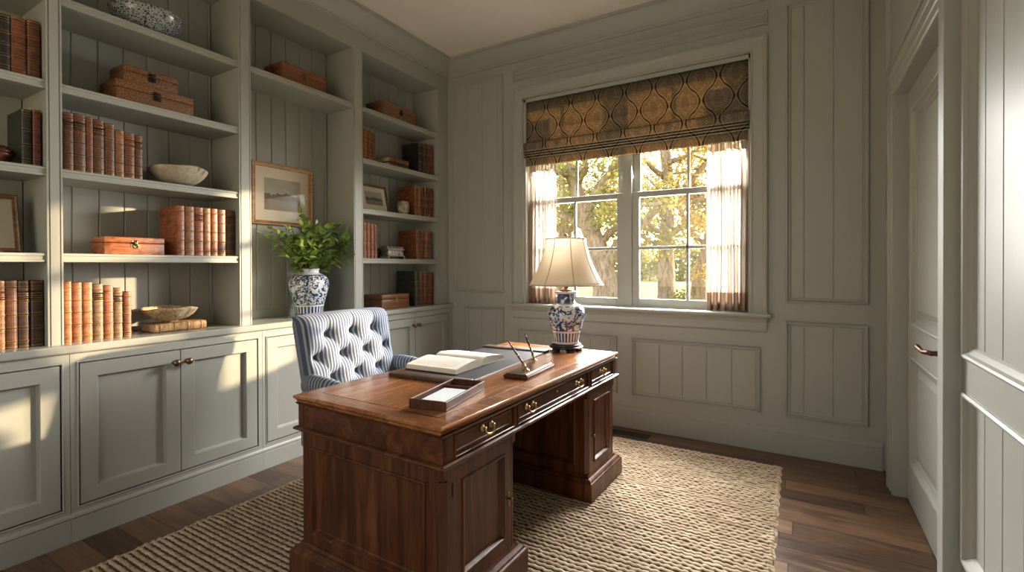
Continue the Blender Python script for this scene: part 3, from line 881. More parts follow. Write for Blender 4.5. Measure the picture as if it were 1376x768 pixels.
# open book
bcx = on_desk(-.205, .005)
book = empty('open_book', (bcx[0], bcx[1], PADZ+.0004), DRZ+radians(3.5), label='open hardback book with cream pages lying on the black desk pad', cat='book')
BH = .158
mb = MB()
def cover(u, v): return (-BH-.004+u*(2*BH+.008), -.238+v*.476, 0)
mb.box(-BH-.003, BH+.003, -.238, -.010, 0, .003, .001); mb.box(-BH-.003, BH+.003, .010, .238, 0, .003, .001); mb.box(-BH-.003, BH+.003, -.011, .011, 0, .002)
mb.build('cover', LEA['dark brown'], book)
def page_h(s):          # s 0 at the gutter .. 1 at the fore edge
    return .003+.043*(1-math.exp(-s*13))*(1-.10*s)-.020*s**1.5
for side, nm in ((-1, 'left_pages'), (1, 'right_pages')):
    mb = MB(); n = 18
    v = []; f = []
    for i in range(n+1):
        s = i/n
        y = side*(.002+.228*s); h = page_h(s)
        foot = side*(.002+.232*s)
        v += [(-BH, foot, .0034), (BH, foot, .0034), (-BH, y, .0034+h), (BH, y, .0034+h)]
    for i in range(n):
        a = 4*i; b = a+4
        f += [(a+2, a+3, b+3, b+2), (a, b, b+1, a+1), (a, a+2, b+2, b), (a+1, b+1, b+3, a+3)]
    f += [(0, 1, 3, 2), (4*n, 4*n+2, 4*n+3, 4*n+1)]
    mb.add(v, f, False)
    t = NT('printed_page_'+nm)
    x, y, z = t.sep(t.coord('Object'))
    ln = t.math('LESS_THAN', t.math('FRACT', t.math('MULTIPLY', x, 70.0)), .42)
    nz = t.noise(t.coord('Object', (30, 260, 1)), 1, 2)
    word = t.math('GREATER_THAN', nz, .47)
    inx = t.math('LESS_THAN', t.math('ABSOLUTE', x), .125)
    iny = t.math('MULTIPLY', t.math('GREATER_THAN', t.math('ABSOLUTE', y), .045), t.math('LESS_THAN', t.math('ABSOLUTE', y), .205))
    ink = t.math('MULTIPLY', t.math('MULTIPLY', ln, word), t.math('MULTIPLY', inx, iny))
    t.base(t.mix(t.math('MULTIPLY', ink, .55), (.72, .67, .57), (.26, .28, .33))); t.set(Roughness=.85)
    mb.build(nm, t.m, book)

# document tray
tc = on_desk(.188, -.535)
tray = empty('letter_tray', (tc[0], tc[1], DTOP), DRZ+radians(12.0), label='shallow wooden letter tray holding a pale note sheet at the desk front', cat='tray')
TW, TL, TH = .080, .180, .036
mb = MB()
mb.box(-TW, TW, -TL, TL, 0, .008, .0015)
for s in (-1, 1):
    mb.box(s*TW, s*(TW-.010), -TL, TL, .006, TH, .002); mb.box(-TW+.008, TW-.008, s*TL, s*(TL-.010), .006, TH, .002)
mb.box(-TW+.008, TW-.008, .085, .095, .006, TH-.008, .002)
mb.build('tray_body', TRAYWOOD, tray)
sc_ = (tc[0], tc[1])
t = NT('note_sheet'); n = t.noise(t.coord('Object', (6, 6, 6)), 1, 3); t.base(t.mix(n, (.52, .58, .62), (.68, .70, .69))); t.set(Roughness=.8)
sheet = empty('note_sheets', (tc[0], tc[1], DTOP+.0083), DRZ+radians(12.0), label='pale blue grey note sheets stacked in the wooden letter tray', cat='paper')
mb = MB(); mb.box(-.060, .062, -.160, .070, 0, .012, .001); mb.build('sheet_stack', t.m, sheet)

# pen stand with two pens
pb = on_desk(.225, .058)
stand = empty('pen_stand', (pb[0], pb[1], DTOP), DRZ+radians(6.0), label='dark pen stand with brass sockets near the front edge of the desk', cat='pen stand')
mb = MB()
mb.box(-.062, .062, -.170, .170, 0, .009, .002); mb.box(-.066, .066, -.174, .174, .004, .016, .005, 2); mb.box(-.058, .058, -.166, .166, .014, .022, .003)
mb.build('base', TRAYWOOD, stand)
mb = MB(); mb.box(-.050, .050, -.158, .158, .0215, .0228, .0005); mb.build('top_plate', m_plain('polished_plate', (.20, .14, .09), .16, .6), stand)
def rot2(x, y, a): return (x*cos(a)-y*sin(a), x*sin(a)+y*cos(a))
for (bx, by), (tx, ty, tz), lab in (((.243, -.010), (.128, -.012, .925), 'nearer slim dark pen leaning in the brass socket of the pen stand'), ((.150, .235), (.046, .300, .915), 'farther slim dark pen leaning in the brass socket beside the lamp')):
    B = Vector(on_desk(bx, by, DTOP+.0228)); T = Vector(on_desk(tx, ty, tz))
    d = (T-B).normalized()
    rel = rot2(B.x-pb[0], B.y-pb[1], -(DRZ+radians(6.0)))
    dr = rot2(d.x, d.y, -(DRZ+radians(6.0))); dl = Vector((dr[0], dr[1], d.z))
    b0 = Vector((rel[0], rel[1], .0226))
    mb = MB(); mb.lathe([(.0001, 0), (.017, 0), (.016, .004), (.008, .006), (.0075, .010), (.0001, .0115)], tuple(b0), 16)
    p0 = b0+Vector((0, 0, .009))
    mb.tube([p0, p0+dl*.012, p0+dl*.030], [.0055, .0065, .0098], 14)
    mb.build('socket', BRASS, stand)
    P0 = B+Vector((0, 0, .009))+d*.0302
    pen = empty('fountain_pen', tuple(P0), label=lab, cat='pen', group='pens in the pen stand')
    Lp = (T-P0).length
    mb = MB(); mb.tube([Vector((0, 0, 0)), d*.012, d*.05, d*(Lp*.72), d*Lp], [.0040, .0052, .0058, .0046, .0020], 12); mb.build('barrel', m_plain('pen_barrel', (.035, .018, .012), .2), pen)
    mb = MB(); mb.tube([d*.045, d*.050], .0064, 12); mb.build('band', BRASS, pen)

# ------------------------------------------------------------------ table lamp
LP = (-1.283, 2.853)
lamp = empty('table_lamp', (LP[0], LP[1], DTOP), label='blue and white porcelain table lamp with bell linen shade on the desk', cat='lamp')
mb = MB()
mb.lathe([(.0001, .014), (.086, .014), (.104, .018), (.110, .024), (.104, .030), (.096, .031), (.094, .035), (.098, .040), (.090, .045), (.0001, .045)], seg=40)
for k in range(5):
    a = 2*pi*k/5+.5
    mb.lathe([(.0001, 0), (.020, 0), (.022, .006), (.014, .016), (.0001, .016)], (.082*cos(a), .082*sin(a), 0), 12)
mb.build('wooden_stand', EBONY, lamp)
PL = m_porcelain('lamp_porcelain', [(.045, .060, 'white'), (.062, .118, 'lappet'), (.118, .130, 'white'), (.130, .133, 'line'), (.286, .300, 'white'), (.300, .362, 'dense'), (.362, .374, 'white'), (.295, .298, 'line')], 15.0, 3.1)
mb = MB()
mb.lathe([(.0001, .045), (.078, .045), (.082, .050), (.080, .058), (.082, .075), (.088, .110), (.100, .150), (.113, .190), (.120, .222), (.119, .250), (.110, .272), (.092, .288), (.070, .297), (.060, .303), (.057, .320), (.058, .350), (.062, .362), (.070, .368), (.072, .373), (.068, .376), (.0001, .378)], seg=48)
mb.build('vase_body', PL, lamp)
mb = MB(); mb.lathe([(.0001, .377), (.040, .377), (.036, .385), (.014, .390), (.012, .400), (.016, .404), (.016, .420), (.010, .424), (.010, .470), (.017, .475), (.017, .52), (.0001, .522)], seg=24); mb.build('socket', AGED_BRASS, lamp)
mb = MB()
for s in (-1, 1):
    pts = [(s*.012, 0, .424)]+[(s*(.012+.045*sin(pi*i/10)), 0, .424+.285*i/10) for i in range(1, 10)]+[(0, 0, .709)]
    mb.tube(pts, .0022, 6)
mb.build('harp', AGED_BRASS, lamp)
SB, STP = .418, .709
RB, RT = .236, .126
def shade_r(t):  # t 0 bottom .. 1 top, bell
    return RT+(RB-RT)*((1-t)**1.75*.80+(1-t)*.20)
mb = MB(); nseg = 64
mb.lathe([(shade_r(i/14), SB+(STP-SB)*i/14) for i in range(15)], seg=nseg)
sh = mb.build('lamp_shade', SHADE, lamp, solid=.0018)
mb = MB()
for k in range(8):
    a = 2*pi*k/8+radians(36)
    mb.tube([(cos(a)*(shade_r(i/14)+.0012), sin(a)*(shade_r(i/14)+.0012), SB+(STP-SB)*i/14) for i in range(15)], .0024, 6)
mb.build('shade_ribs', SHADE_TRIM, sh)
mb = MB()
for t_ in (0, 1):
    mb = MB()
    r = shade_r(t_); zz = SB if t_ == 0 else STP
    mb.tube([(r*cos(2*pi*i/48), r*sin(2*pi*i/48), zz) for i in range(48)], .004, 8, closed=True)
    if t_ == 0: mb.build('rim_trim', SHADE_TRIM, sh)
for k in range(3):
    a = 2*pi*k/3; mb.tube([(0, 0, .711), (cos(a)*RT, sin(a)*RT, .707)], .0015, 6)
mb.build('rim_trim', SHADE_TRIM, sh)
mb = MB(); mb.lathe([(.0001, .706), (.011, .706), (.011, .711), (.005, .714), (.005, .720), (.011, .727), (.012, .734), (.008, .741), (.0001, .745)], seg=20); mb.build('finial', AGED_BRASS, lamp)
# ------------------------------------------------------------------ tufted chair
CHO = (-2.066, 2.055, .0135); CRZ = radians(2.0)
chair = empty('tufted_armchair', CHO, CRZ, label='blue and white striped button-tufted armchair behind the desk', cat='chair')
def cz(z): return z-CHO[2]
BW = .335                       # half width of the back
ZB0, ZB1 = .40, 1.022
btn = []
rows = [(.905, (-.175, 0.0, .175)), (.790, (-.265, -.088, .088, .265)), (.672, (-.175, 0.0, .175)), (.555, (-.265, -.088, .088, .265))]
for zz, ys in rows:
    for y in ys: btn.append((y, zz))
pleat = []
for i, (y0, z0) in enumerate(btn):
    for (y1, z1) in btn[i+1:]:
        if abs(abs(z0-z1)-.117) < .01 and abs(abs(y0-y1)-.0885) < .02: pleat.append((y0, z0, y1, z1))
for y in (-.175, 0.0, .175): pleat.append((y, .905, y*1.02, 1.02))
def segd(py, pz, s):
    y0, z0, y1, z1 = s
    dy, dzz = y1-y0, z1-z0
    t = max(0, min(1, ((py-y0)*dy+(pz-z0)*dzz)/(dy*dy+dzz*dzz)))
    return sqrt((py-y0-t*dy)**2+(pz-z0-t*dzz)**2)
def tuft(y, z_):
    d = min(sqrt((y-a)**2+(z_-b)**2) for a, b in btn)
    p = min(segd(y, z_, s) for s in pleat)
    return -.026*math.exp(-(d/.019)**2)-.030*math.exp(-(d/.046)**2)-.007*math.exp(-p/.010)
def lean(z_): return -.235-(max(0, z_-.46))*.20        # x of the front face at height z
def back_front(u, v):
    # u across -1..1 (with rounded borders), v from seat to over the top
    y = -BW+2*BW*u
    z_ = ZB0+(ZB1-ZB0)*v
    e = min(u, 1-u)*2*BW
    rnd = .055
    dx = 0
    if e < rnd: dx -= rnd-sqrt(max(0, rnd*rnd-(rnd-e)**2))
    et = (1-v)*(ZB1-ZB0)
    if et < rnd: dx -= rnd-sqrt(max(0, rnd*rnd-(rnd-et)**2))
    w = 1+.05*(v-.4)
    fade = min(1, e/.05)*min(1, et/.03+.25)
    return (lean(z_)+.060+dx+tuft(y, z_)*fade+.018*(1-((u-.5)*2)**2), y*w, cz(z_+(.012*(1-((u-.5)*2)**4) if v > .6 else 0)*(v-.6)/.4))
mb = MB()
mb.grid(back_front, 97, 91, uv=lambda u, v: (-BW+2*BW*u, v))
# outside back and the boxing round the sides and top
T = .075
def back_rear(u, v):
    p = Vector(back_front(u, v)); z_ = ZB0+(ZB1-ZB0)*v
    e = min(u, 1-u)*2*BW; et = (1-v)*(ZB1-ZB0)
    k = min(1, e/.05)*min(1, et/.05)
    y = -BW+2*BW*u
    return (lean(z_)-T*(.25+.75*sqrt(max(0, k))), p.y, p.z)
nu, nv = 49, 47
mb.grid(back_rear, nu, nv, uv=lambda u, v: (-BW+2*BW*u, v))
def side(u0):
    def fn(s, v):
        a = Vector(back_front(u0, v)); b = Vector(back_rear(u0, v)); return tuple(a.lerp(b, s))
    return fn
mb.grid(side(0.0), 7, 91, uv=lambda s, v: (-BW-.07*s, v)); mb.grid(side(1.0), 7, 91, uv=lambda s, v: (BW+.07*s, v))
mb.grid(lambda u, s: tuple(Vector(back_front(u, 1.0)).lerp(Vector(back_rear(u, 1.0)), s)), 97, 5, uv=lambda u, s: (-BW+2*BW*u, s))
mb.build('backrest', TICK, chair, fixn=True)
BTN = m_plain('button_cloth', (.10, .13, .20), .9)
for y, z_ in btn:
    b = MB(); p = back_front((y+BW)/(2*BW), (z_-ZB0)/(ZB1-ZB0))
    b.M = Matrix.Translation(p) @ Matrix.Rotation(pi/2-.2, 4, 'Y')
    b.lathe([(.0001, .009), (.006, .008), (.0105, .004), (.0115, -.001), (.008, -.004)], seg=14)
    b.build('tufting_button', BTN, chair)
# seat cushion
mb = MB()
def seat(u, v):
    x = -.20+.40*u; y = -.29+.58*v
    e = min(u*.40, (1-u)*.40, v*.58, (1-v)*.58)
    return (x, y, cz(.455+.035*min(1, e/.06)**.5))
mb.grid(seat, 31, 31, uv=lambda u, v: (-.29+.58*v, u))
def skirt(s, t):
    # around the seat, down
    per = [(-.20, -.29), (.20, -.29), (.20, .29), (-.20, .29), (-.20, -.29)]
    k = min(3, int(s*4)); f_ = s*4-k
    a, b = per[k], per[k+1]
    return (a[0]+(b[0]-a[0])*f_, a[1]+(b[1]-a[1])*f_, cz(.455-.135*t))
mb.grid(skirt, 81, 4, uv=lambda s, t: (s*2.2, t))
mb.build('seat', TICK, chair)
# arms: rolled pads on shaped panels
for s in (-1, 1):
    mb = MB()
    path = [(-.27, s*.325, .655), (-.20, s*.338, .668), (-.10, s*.345, .664), (.02, s*.345, .650), (.10, s*.342, .640), (.145, s*.338, .625)]
    rad = [.050, .052, .050, .048, .046, .036]
    n = 14
    P = [Vector((a, b, cz(c))) for a, b, c in path]
    def arm(u, v):
        t = u*(len(P)-1); i = min(len(P)-2, int(t)); f_ = t-i
        c = P[i].lerp(P[i+1], f_); r = rad[i]*(1-f_)+rad[i+1]*f_
        a = 2*pi*v
        return (c.x, c.y+cos(a)*r*.82, c.z+sin(a)*r)
    mb.grid(arm, 31, 25, uv=lambda u, v: (u*.42, v))
    a_end = [arm(1.0, v/24) for v in range(24)]
    mb.add(a_end+[(a_end[0][0]+.012, P[-1].y, P[-1].z)], [(i, (i+1) % 24, 24) for i in range(24)], True)
    mb.box(-.27, .10, s*.345-.030, s*.345+.030, cz(.325), cz(.630), .02, 3)
    for i in range(len(mb.v)):
        if i not in mb.uv: mb.uv[i] = (mb.v[i][0], mb.v[i][2])
    mb.build('armrest', TICK, chair)
for x, y, sx in ((.15, -.25, 1), (.15, .25, 1), (-.20, -.25, -1), (-.20, .25, -1)):
    mb = MB(); mb.tube([(x, y, cz(.335)), (x+sx*.01, y, cz(.22)), (x+sx*.03, y, .004)], [.026, .022, .014], 12); mb.build('leg', MAHOG_V, chair)
# ------------------------------------------------------------------ books
ORD = ['first', 'second', 'third', 'fourth', 'fifth', 'sixth', 'seventh', 'eighth', 'ninth']
rb = random.Random(11)
def book_mesh(name, w, h, d, col, bands=5, patch=None, gilt=GILT, root=None):
    """spine towards +x at x = 0, boards back to -d, thickness along y, standing on z = 0"""
    bulge = min(.010, w*.22); hw = w/2; N = 8
    def arc(off, wy=1.0):
        return [(-bulge+off+(bulge)*(cos(a)), (hw*wy+off*.5)*sin(a)) for a in [pi/2-pi*i/N for i in range(N+1)]]
    mb = MB()
    outer = [(-d, hw)]+[(-bulge-.004, hw)]+arc(0)+[(-bulge-.004, -hw)]+[(-d, -hw)]
    th = .0025
    inner = [(-d, -hw+th), (-bulge-.006, -hw+th)]+[(x-.003, y*.84) for x, y in reversed(arc(0))]+[(-bulge-.006, hw-th), (-d, hw-th)]
    poly = outer+inner; n = len(poly); m = len(outer)
    v = [(x, y, 0) for x, y in poly]+[(x, y, h) for x, y in poly]
    f = [(i, (i+1) % n, n+(i+1) % n, n+i) for i in range(n)]
    for zb in (0, n):
        for i in range(m-1):
            f.append((zb+i, zb+i+1, zb+n-2-i, zb+n-1-i))
    mb.add(v, f, False)
    # raised bands and tooling on the spine
    def strip(z0, z1, off, slot):
        a = arc(off); b = arc(-.002); mb.cur = slot
        k = len(a)
        vv = [(x, y, z0) for x, y in a]+[(x, y, z1) for x, y in a]+[(x, y, z0) for x, y in b]+[(x, y, z1) for x, y in b]
        ff = []
        for i in range(k-1):
            ff += [(i, i+1, k+i+1, k+i), (2*k+i, 2*k+i+1, i+1, i), (k+i, k+i+1, 3*k+i+1, 3*k+i)]
        mb.add(vv, ff, True); mb.cur = 0
    for i in range(bands):
        z = h*(.10+.80*i/(max(1, bands-1)))
        strip(z-.0035, z+.0035, .0016, 0)
        strip(z+.0045, z+.0062, .0005, 1)
        strip(z-.0062, z-.0045, .0005, 1)
    strip(.006, .009, .0005, 1); strip(h-.009, h-.006, .0005, 1)
    if patch is not None:
        z0 = h*.72; strip(z0, z0+h*.13, .0006, 2)
        for q in (.02, .05, .09): strip(z0+h*q, z0+h*q+.002, .0010, 1)
    o = mb.build(name, [LEA[col], gilt, patch or GILT_DARK])
    pg = MB(); pg.box(-d+.004, -bulge-.004, -hw+th+.0002, hw-th-.0002, .003, h-.004)
    pg.build('pages', PAGES, o)
    return o
COLNAME = {'tan': 'tan', 'brown': 'brown', 'chestnut': 'chestnut brown', 'rust': 'rust red', 'orange': 'orange tan', 'dark brown': 'dark brown', 'olive brown': 'olive brown', 'black': 'black', 'dark green': 'dark green', 'oxblood': 'oxblood', 'golden tan': 'golden tan'}
def book_row(shelf_z, xs, ys, tops, cols, where, group, d=.205, patches=None, bands=5, lean=0):
    n = len(cols)
    for i in range(n):
        y0, y1 = ys[i]; w = (y1-y0)-.0015; h = tops[i]-shelf_z
        pt = patches[i] if patches else None
        o = book_mesh('book', w, h, d-rb.random()*.015, cols[i], bands, pt, GILT)
        o.location = (xs-rb.random()*.006, (y0+y1)/2, shelf_z+.0003)
        if lean: o.rotation_euler = (lean, 0, 0); o.location.z += abs(lean)*w/2+.0004
        tag(o, '%s leather book, %s from the left %s' % (COLNAME[cols[i]], ORD[i], where), 'book', group)
def runs(edges): return list(zip(edges[:-1], edges[1:]))
K, R = GILT_DARK, GILT_RED
SPX = -3.035
book_row(SHZ[2], SPX, runs([.650, .700, .739, .793, .839]), [2.425, 2.425, 2.430, 2.437], ['dark brown', 'black', 'chestnut', 'brown'], "in the photo's top left corner row", 'books in the top left corner', patches=[None, None, None, None])
book_row(SHZ[1], SPX, runs([.772, .809, .838]), [2.022, 2.028], ['dark green', 'oxblood'], 'beside the small red ornament', 'books by the small red ornament', bands=4)
book_row(CT, SPX, runs([.640, .680, .714, .756, .797, .842]), [1.238, 1.241, 1.241, 1.240, 1.240], ['tan', 'tan', 'brown', 'dark brown', 'dark brown'], 'on the leftmost stretch of worktop', 'books on the leftmost worktop', patches=[None, R, None, K, K])
book_row(SHZ[1], SPX, runs([.918, .957, 1.005, 1.033, 1.081, 1.124, 1.165, 1.211, 1.248]), [2.047, 2.052, 2.048, 2.043, 2.036, 2.012, 2.007, 2.004], ['brown', 'brown', 'chestnut', 'brown', 'brown', 'tan', 'chestnut', 'brown'], 'in the row beside the cream bowl', 'books beside the cream bowl', patches=[K, K, None, K, None, None, R, K])
book_row(SHZ[0], SPX, runs([1.412, 1.453, 1.505, 1.554, 1.596, 1.637, 1.688, 1.742]), [1.650]*7, ['rust', 'tan', 'rust', 'tan', 'rust', 'brown', 'dark brown'], 'right of the clasped box', 'books right of the clasped leather box', d=.22, patches=[None, None, R, None, None, None, K])
book_row(CT, SPX, runs([.916, .945, .985, 1.027, 1.070, 1.112, 1.153, 1.190]), [1.232, 1.226, 1.225, 1.215, 1.206, 1.192, 1.171], ['orange', 'rust', 'orange', 'olive brown', 'rust', 'olive brown', 'chestnut'], 'standing left of the flat tan book', 'books left of the flat tan book', patches=[None, None, None, K, None, K, None])
book_row(SHZ[2], SPX, runs([2.778, 2.823, 2.869, 2.912]), [2.418, 2.412, 2.400], ['rust', 'chestnut', 'brown'], 'leaning beside the flat book pile', 'books leaning beside the flat pile', lean=-.035, bands=4)
book_row(SHZ[2], SPX, runs([3.460, 3.525, 3.592, 3.657]), [2.455, 2.458, 2.463], ['black', 'dark brown', 'oxblood'], 'just right of the flat pile', 'dark books right of the flat pile', d=.22, bands=4)
book_row(SHZ[1], SPX, runs([3.398, 3.442, 3.493, 3.535, 3.578, 3.620, 3.657]), [2.043, 2.040, 2.038, 2.046, 2.044, 2.046], ['chestnut', 'rust', 'dark brown', 'brown', 'oxblood', 'brown'], 'right of the carved stone ornament', 'books right of the stone ornament', d=.22, bands=4)
book_row(SHZ[0], SPX, runs([2.778, 2.818, 2.858, 2.898, 2.938]), [1.654, 1.652, 1.650, 1.648], ['rust', 'rust', 'rust', 'chestnut'], 'left of the silver casket', 'books left of the silver casket', bands=6)
book_row(SHZ[0], SPX, runs([3.419, 3.481, 3.533, 3.587, 3.641]), [1.637, 1.636, 1.634, 1.632], ['chestnut', 'brown', 'rust', 'brown'], 'right of the silver casket', 'books right of the silver casket', d=.23)
book_row(CT, SPX, runs([3.400, 3.457, 3.520, 3.590, 3.655]), [1.256, 1.255, 1.250, 1.248], ['dark green', 'brown', 'brown', 'oxblood'], 'right of the burl wooden box', 'books right of the burl wooden box', d=.24)

def flat_book(loc, w, h, d, col, rz, label, group=None):
    """a book lying down, its long side along the shelf and the spine facing the room"""
    e = book_mesh('book', w, h, d, col, 4)
    e.rotation_euler = (pi/2, 0, rz)      # h runs along -y, the thickness along z
    e.location = loc
    return tag(e, label, 'book', group)
flat_book((-3.060, 1.577, CT+.0255), .046, .272, .165, 'golden tan', 0, 'flat golden tan book under the carved shallow bowl')
flat_book((-3.055, 3.335, SHZ[2]+.0205), .036, .245, .17, 'dark brown', 0, 'dark book at the bottom of the small flat pile', 'flat book pile')
flat_book((-3.050, 3.330, SHZ[2]+.0405+.0230), .042, .240, .165, 'chestnut', 0, 'chestnut book on top of the small flat pile', 'flat book pile')

# ------------------------------------------------------------------ boxes
def keepsake(name, x1, y0, y1, z, h, d, mat, label, cat='box', split=.66, clasp='brass', parent=None):
    o = empty(name, (x1-d/2, (y0+y1)/2, z+.0003), label=label, cat=cat)
    hw = (y1-y0)/2; hd = d/2
    mb = MB(); mb.box(-hd, hd, -hw, hw, 0, h*split-.001, .003, 2); mb.build('box_body', mat, o)
    mb = MB(); mb.box(-hd-.001, hd+.001, -hw-.001, hw+.001, h*split+.001, h, .004, 2); mb.build('lid', mat, o)
    m = {'brass': BRASS, 'dark': IRON, 'aged': AGED_BRASS}[clasp]
    mb = MB()
    zs = h*split
    mb.box(hd, hd+.0035, -.020, .020, zs-.030, zs-.004, .003); mb.box(hd, hd+.0045, -.018, .018, zs+.003, min(h-.003, zs+.018), .003)
    mb.tube([(hd+.004, 0, zs+.012), (hd+.009, 0, zs+.004), (hd+.008, 0, zs-.016)], [.006, .007, .006], 10)
    mb.tube([(hd+.006+.0, .011*cos(a), zs-.016+.009*sin(a)) for a in [2*pi*k/14 for k in range(14)]], .0022, 6, closed=True)
    mb.build('clasp', m, o)
    return o
REDLEA = m_leather('red_brown_hide', (.27, .085, .032), .2, .42)
def m_basket(name, c0, c1, s=95):
    t = NT(name); x, y, z = t.sep(t.coord('Object'))
    u = t.math('ADD', y, x)
    a = t.math('SINE', t.math('MULTIPLY', u, 2*pi*s)); r = t.math('FLOOR', t.math('MULTIPLY', z, s*1.1))
    sg = t.math('SUBTRACT', t.math('MULTIPLY', t.math('MODULO', t.math('ABSOLUTE', r), 2.0), 2.0), 1.0)
    w = t.math('MULTIPLY', a, sg); n = t.noise(t.coord('Object', (90, 90, 90)), 1, 3)
    f = t.math('ADD', t.math('MULTIPLY', w, .25), n)
    t.base(t.ramp(f, [(.25, c0), (.75, c1)])); t.set(Roughness=.6); t.bump(w, .6, .004); return t.m
def m_shagreen(name, c0, c1):
    t = NT(name); vo = t.node('ShaderNodeTexVoronoi'); vo.inputs['Scale'].default_value = 110; t.link(t.coord('Object'), vo.inputs['Vector'])
    n = t.noise(t.coord('Object', (150, 150, 150)), 1, 4, .6)
    t.base(t.mix(t.math('MULTIPLY', t.math('SUBTRACT', n, .32), 2.8, clamp=True), c0, c1)); t.set(Roughness=.6); t.bump(vo.outputs['Distance'], .5, .003); return t.m
SHAG = m_shagreen('brown_shagreen', (.035, .015, .006), (.30, .135, .048))
keepsake('keepsake_box', -3.050, 1.077, 1.350, SHZ[0], .092, .155, REDLEA, 'red brown leather box with brass clasp left of a book row', clasp='brass')
keepsake('keepsake_box', -3.075, 1.141, 1.518, SHZ[2], .122, .20, SHAG, 'larger speckled brown box, lower of the stacked pair', clasp='dark')
keepsake('keepsake_box', -3.095, 1.181, 1.447, SHZ[2]+.1226, .092, .165, SHAG, 'smaller speckled brown box on top of the stacked pair', clasp='dark')
keepsake('keepsake_box', -3.075, 2.090, 2.452, SHZ[3], .140, .20, BOXWOOD2, 'plain reddish wooden box on the high shelf above the framed picture', clasp='aged')
keepsake('keepsake_box', -3.050, 2.990, 3.328, CT, .122, .215, BOXWOOD, 'burl wooden box with two brass knobs on the far worktop', clasp='brass')
keepsake('woven_box', -3.075, 3.040, 3.472, SHZ[3], .150, .21, m_basket('woven_cane', (.10, .045, .018), (.33, .17, .07)), 'woven cane box on the high shelf of the far bay', clasp='dark') 
# dark low box behind the silver casket
tb = keepsake('keepsake_box', -3.165, 2.955, 3.10, SHZ[0], .095, .11, MAHOG, 'low dark brown box standing behind the silver casket', clasp='dark')

# silver casket on little feet
ck = empty('silver_casket', (-3.100, 3.168, SHZ[0]+.0040), label='small ornate silver casket on feet on the far bay shelf', cat='casket')
t = NT('tarnished_silver'); n = t.noise(t.coord('Object', (45, 45, 45)), 1, 5, .7, .6); t.base(t.ramp(n, [(.35, (.10, .09, .075)), (.6, (.55, .52, .46))])); t.set(Roughness=.4, Metallic=.6); t.bump(n, .9, .006)
SILV = t.m
mb = MB(); mb.box(-.045, .045, -.095, .095, .016, .072, .010, 3); mb.build('casket_body', SILV, ck)
mb = MB(); mb.prism([(-.050, .073), (.050, .073), (.050, .080), (.036, .098), (.018, .106), (-.018, .106), (-.036, .098), (-.050, .080)], lambda x, z, t_: (x, t_, z), -.102, .102); mb.build('lid', SILV, ck)
for sx in (-1, 1):
    for sy in (-1, 1):
        mb = MB(); mb.tube([(sx*.040, sy*.088, .024), (sx*.047, sy*.097, .012), (sx*.046, sy*.102, .0)], [.010, .007, .009], 10); mb.build('foot', SILV, ck)

# carved stone ornament
mb = MB()
rs = random.Random(5)
def stone(u, v):
    a = 2*pi*u; z_ = v
    r = .062*(max(0.0, 1-(2*z_-1)**4))**.5*(.82+.25*z_)
    w = 1+.10*sin(7*a+3*z_)*sin(3.1*z_*pi)+.05*sin(13*a-9*z_)
    return (r*w*.72*cos(a), r*w*sin(a), .128*z_)
mb.grid(stone, 40, 24, closed_u=True)
t = NT('carved_stone'); n = t.noise(t.coord('Object', (32, 32, 32)), 1, 5, .7, 1.0); t.base(t.ramp(n, [(.36, (.13, .085, .045)), (.6, (.52, .44, .32))])); t.set(Roughness=.7); t.bump(n, .8, .006)
so = mb.build('stone_ornament', t.m, loc=(-3.085, 3.292, SHZ[1]+.0003)); tag(so, 'small carved cream stone ornament beside the leaning landscape photo', 'ornament')

# small red ornament, leftmost bay
orn = empty('lidded_bowl', (-3.12, .704, SHZ[1]+.0003), label='small dark red lidded bowl at the left edge of the photo', cat='bowl')
t = NT('red_lacquer'); n = t.noise(t.coord('Object', (30, 30, 30)), 1, 4, .6); t.base(t.ramp(n, [(.4, (.035, .012, .007)), (.6, (.15, .045, .024))])); t.set(Roughness=.3); RL = t.m
mb = MB(); mb.lathe([(.0001, 0), (.030, 0), (.034, .006), (.052, .022), (.062, .042), (.063, .052), (.0001, .053)], seg=28); mb.build('bowl', RL, orn)
mb = MB(); mb.lathe([(.0001, .0535), (.064, .0535), (.065, .058), (.054, .074), (.030, .086), (.010, .090), (.009, .096), (.012, .102), (.0001, .106)], seg=28); mb.build('lid', RL, orn)

# ------------------------------------------------------------------ bowls
def bowl(name, c, R, H, foot, mat, label, seed, sx=1.0, sy=1.0, ragged=.006, th=.006, lift=.010):
    r_ = random.Random(seed); ph = [r_.random()*6.28 for _ in range(3)]
    def prof(k):
        pts = []
        for i in range(11):
            s = i/10
            pts.append((foot+(R-foot)*(.72*s+.28*sin(s*pi/2)), lift+(H-lift)*(.55*s**1.5+.45*s**2.6)))
        return pts
    o = prof(0); inn = [(max(.0001, r-th), z+th*.8) for r, z in reversed(o)]
    P = [(.0001, 0), (foot*.92, 0), (foot, .002), (foot*.96, lift)]+o+inn[0:]+[(.0001, lift+th)]
    zmax = max(z for r, z in P)
    def wob(a, i):
        z = P[i][1]
        return ragged*max(0, z/zmax-.25)*(sin(2*a+ph[0])+.5*sin(5*a+ph[1]))
    mb = MB(); mb.lathe(P, (0, 0, 0), 48, True, sx, sy, wob)
    ob = mb.build(name, mat, loc=c)
    return tag(ob, label, 'bowl')
t = NT('speckled_stoneware')
vo = t.node('ShaderNodeTexVoronoi'); vo.inputs['Scale'].default_value = 115; t.link(t.coord('Object'), vo.inputs['Vector'])
n = t.noise(t.coord('Object', (55, 55, 55)), 1, 4, .6)
t.base(t.mix(t.math('LESS_THAN', t.math('ADD', vo.outputs['Distance'], t.math('MULTIPLY', n, .5)), .68), (.30, .32, .33), (.022, .027, .033))); t.set(Roughness=.16)
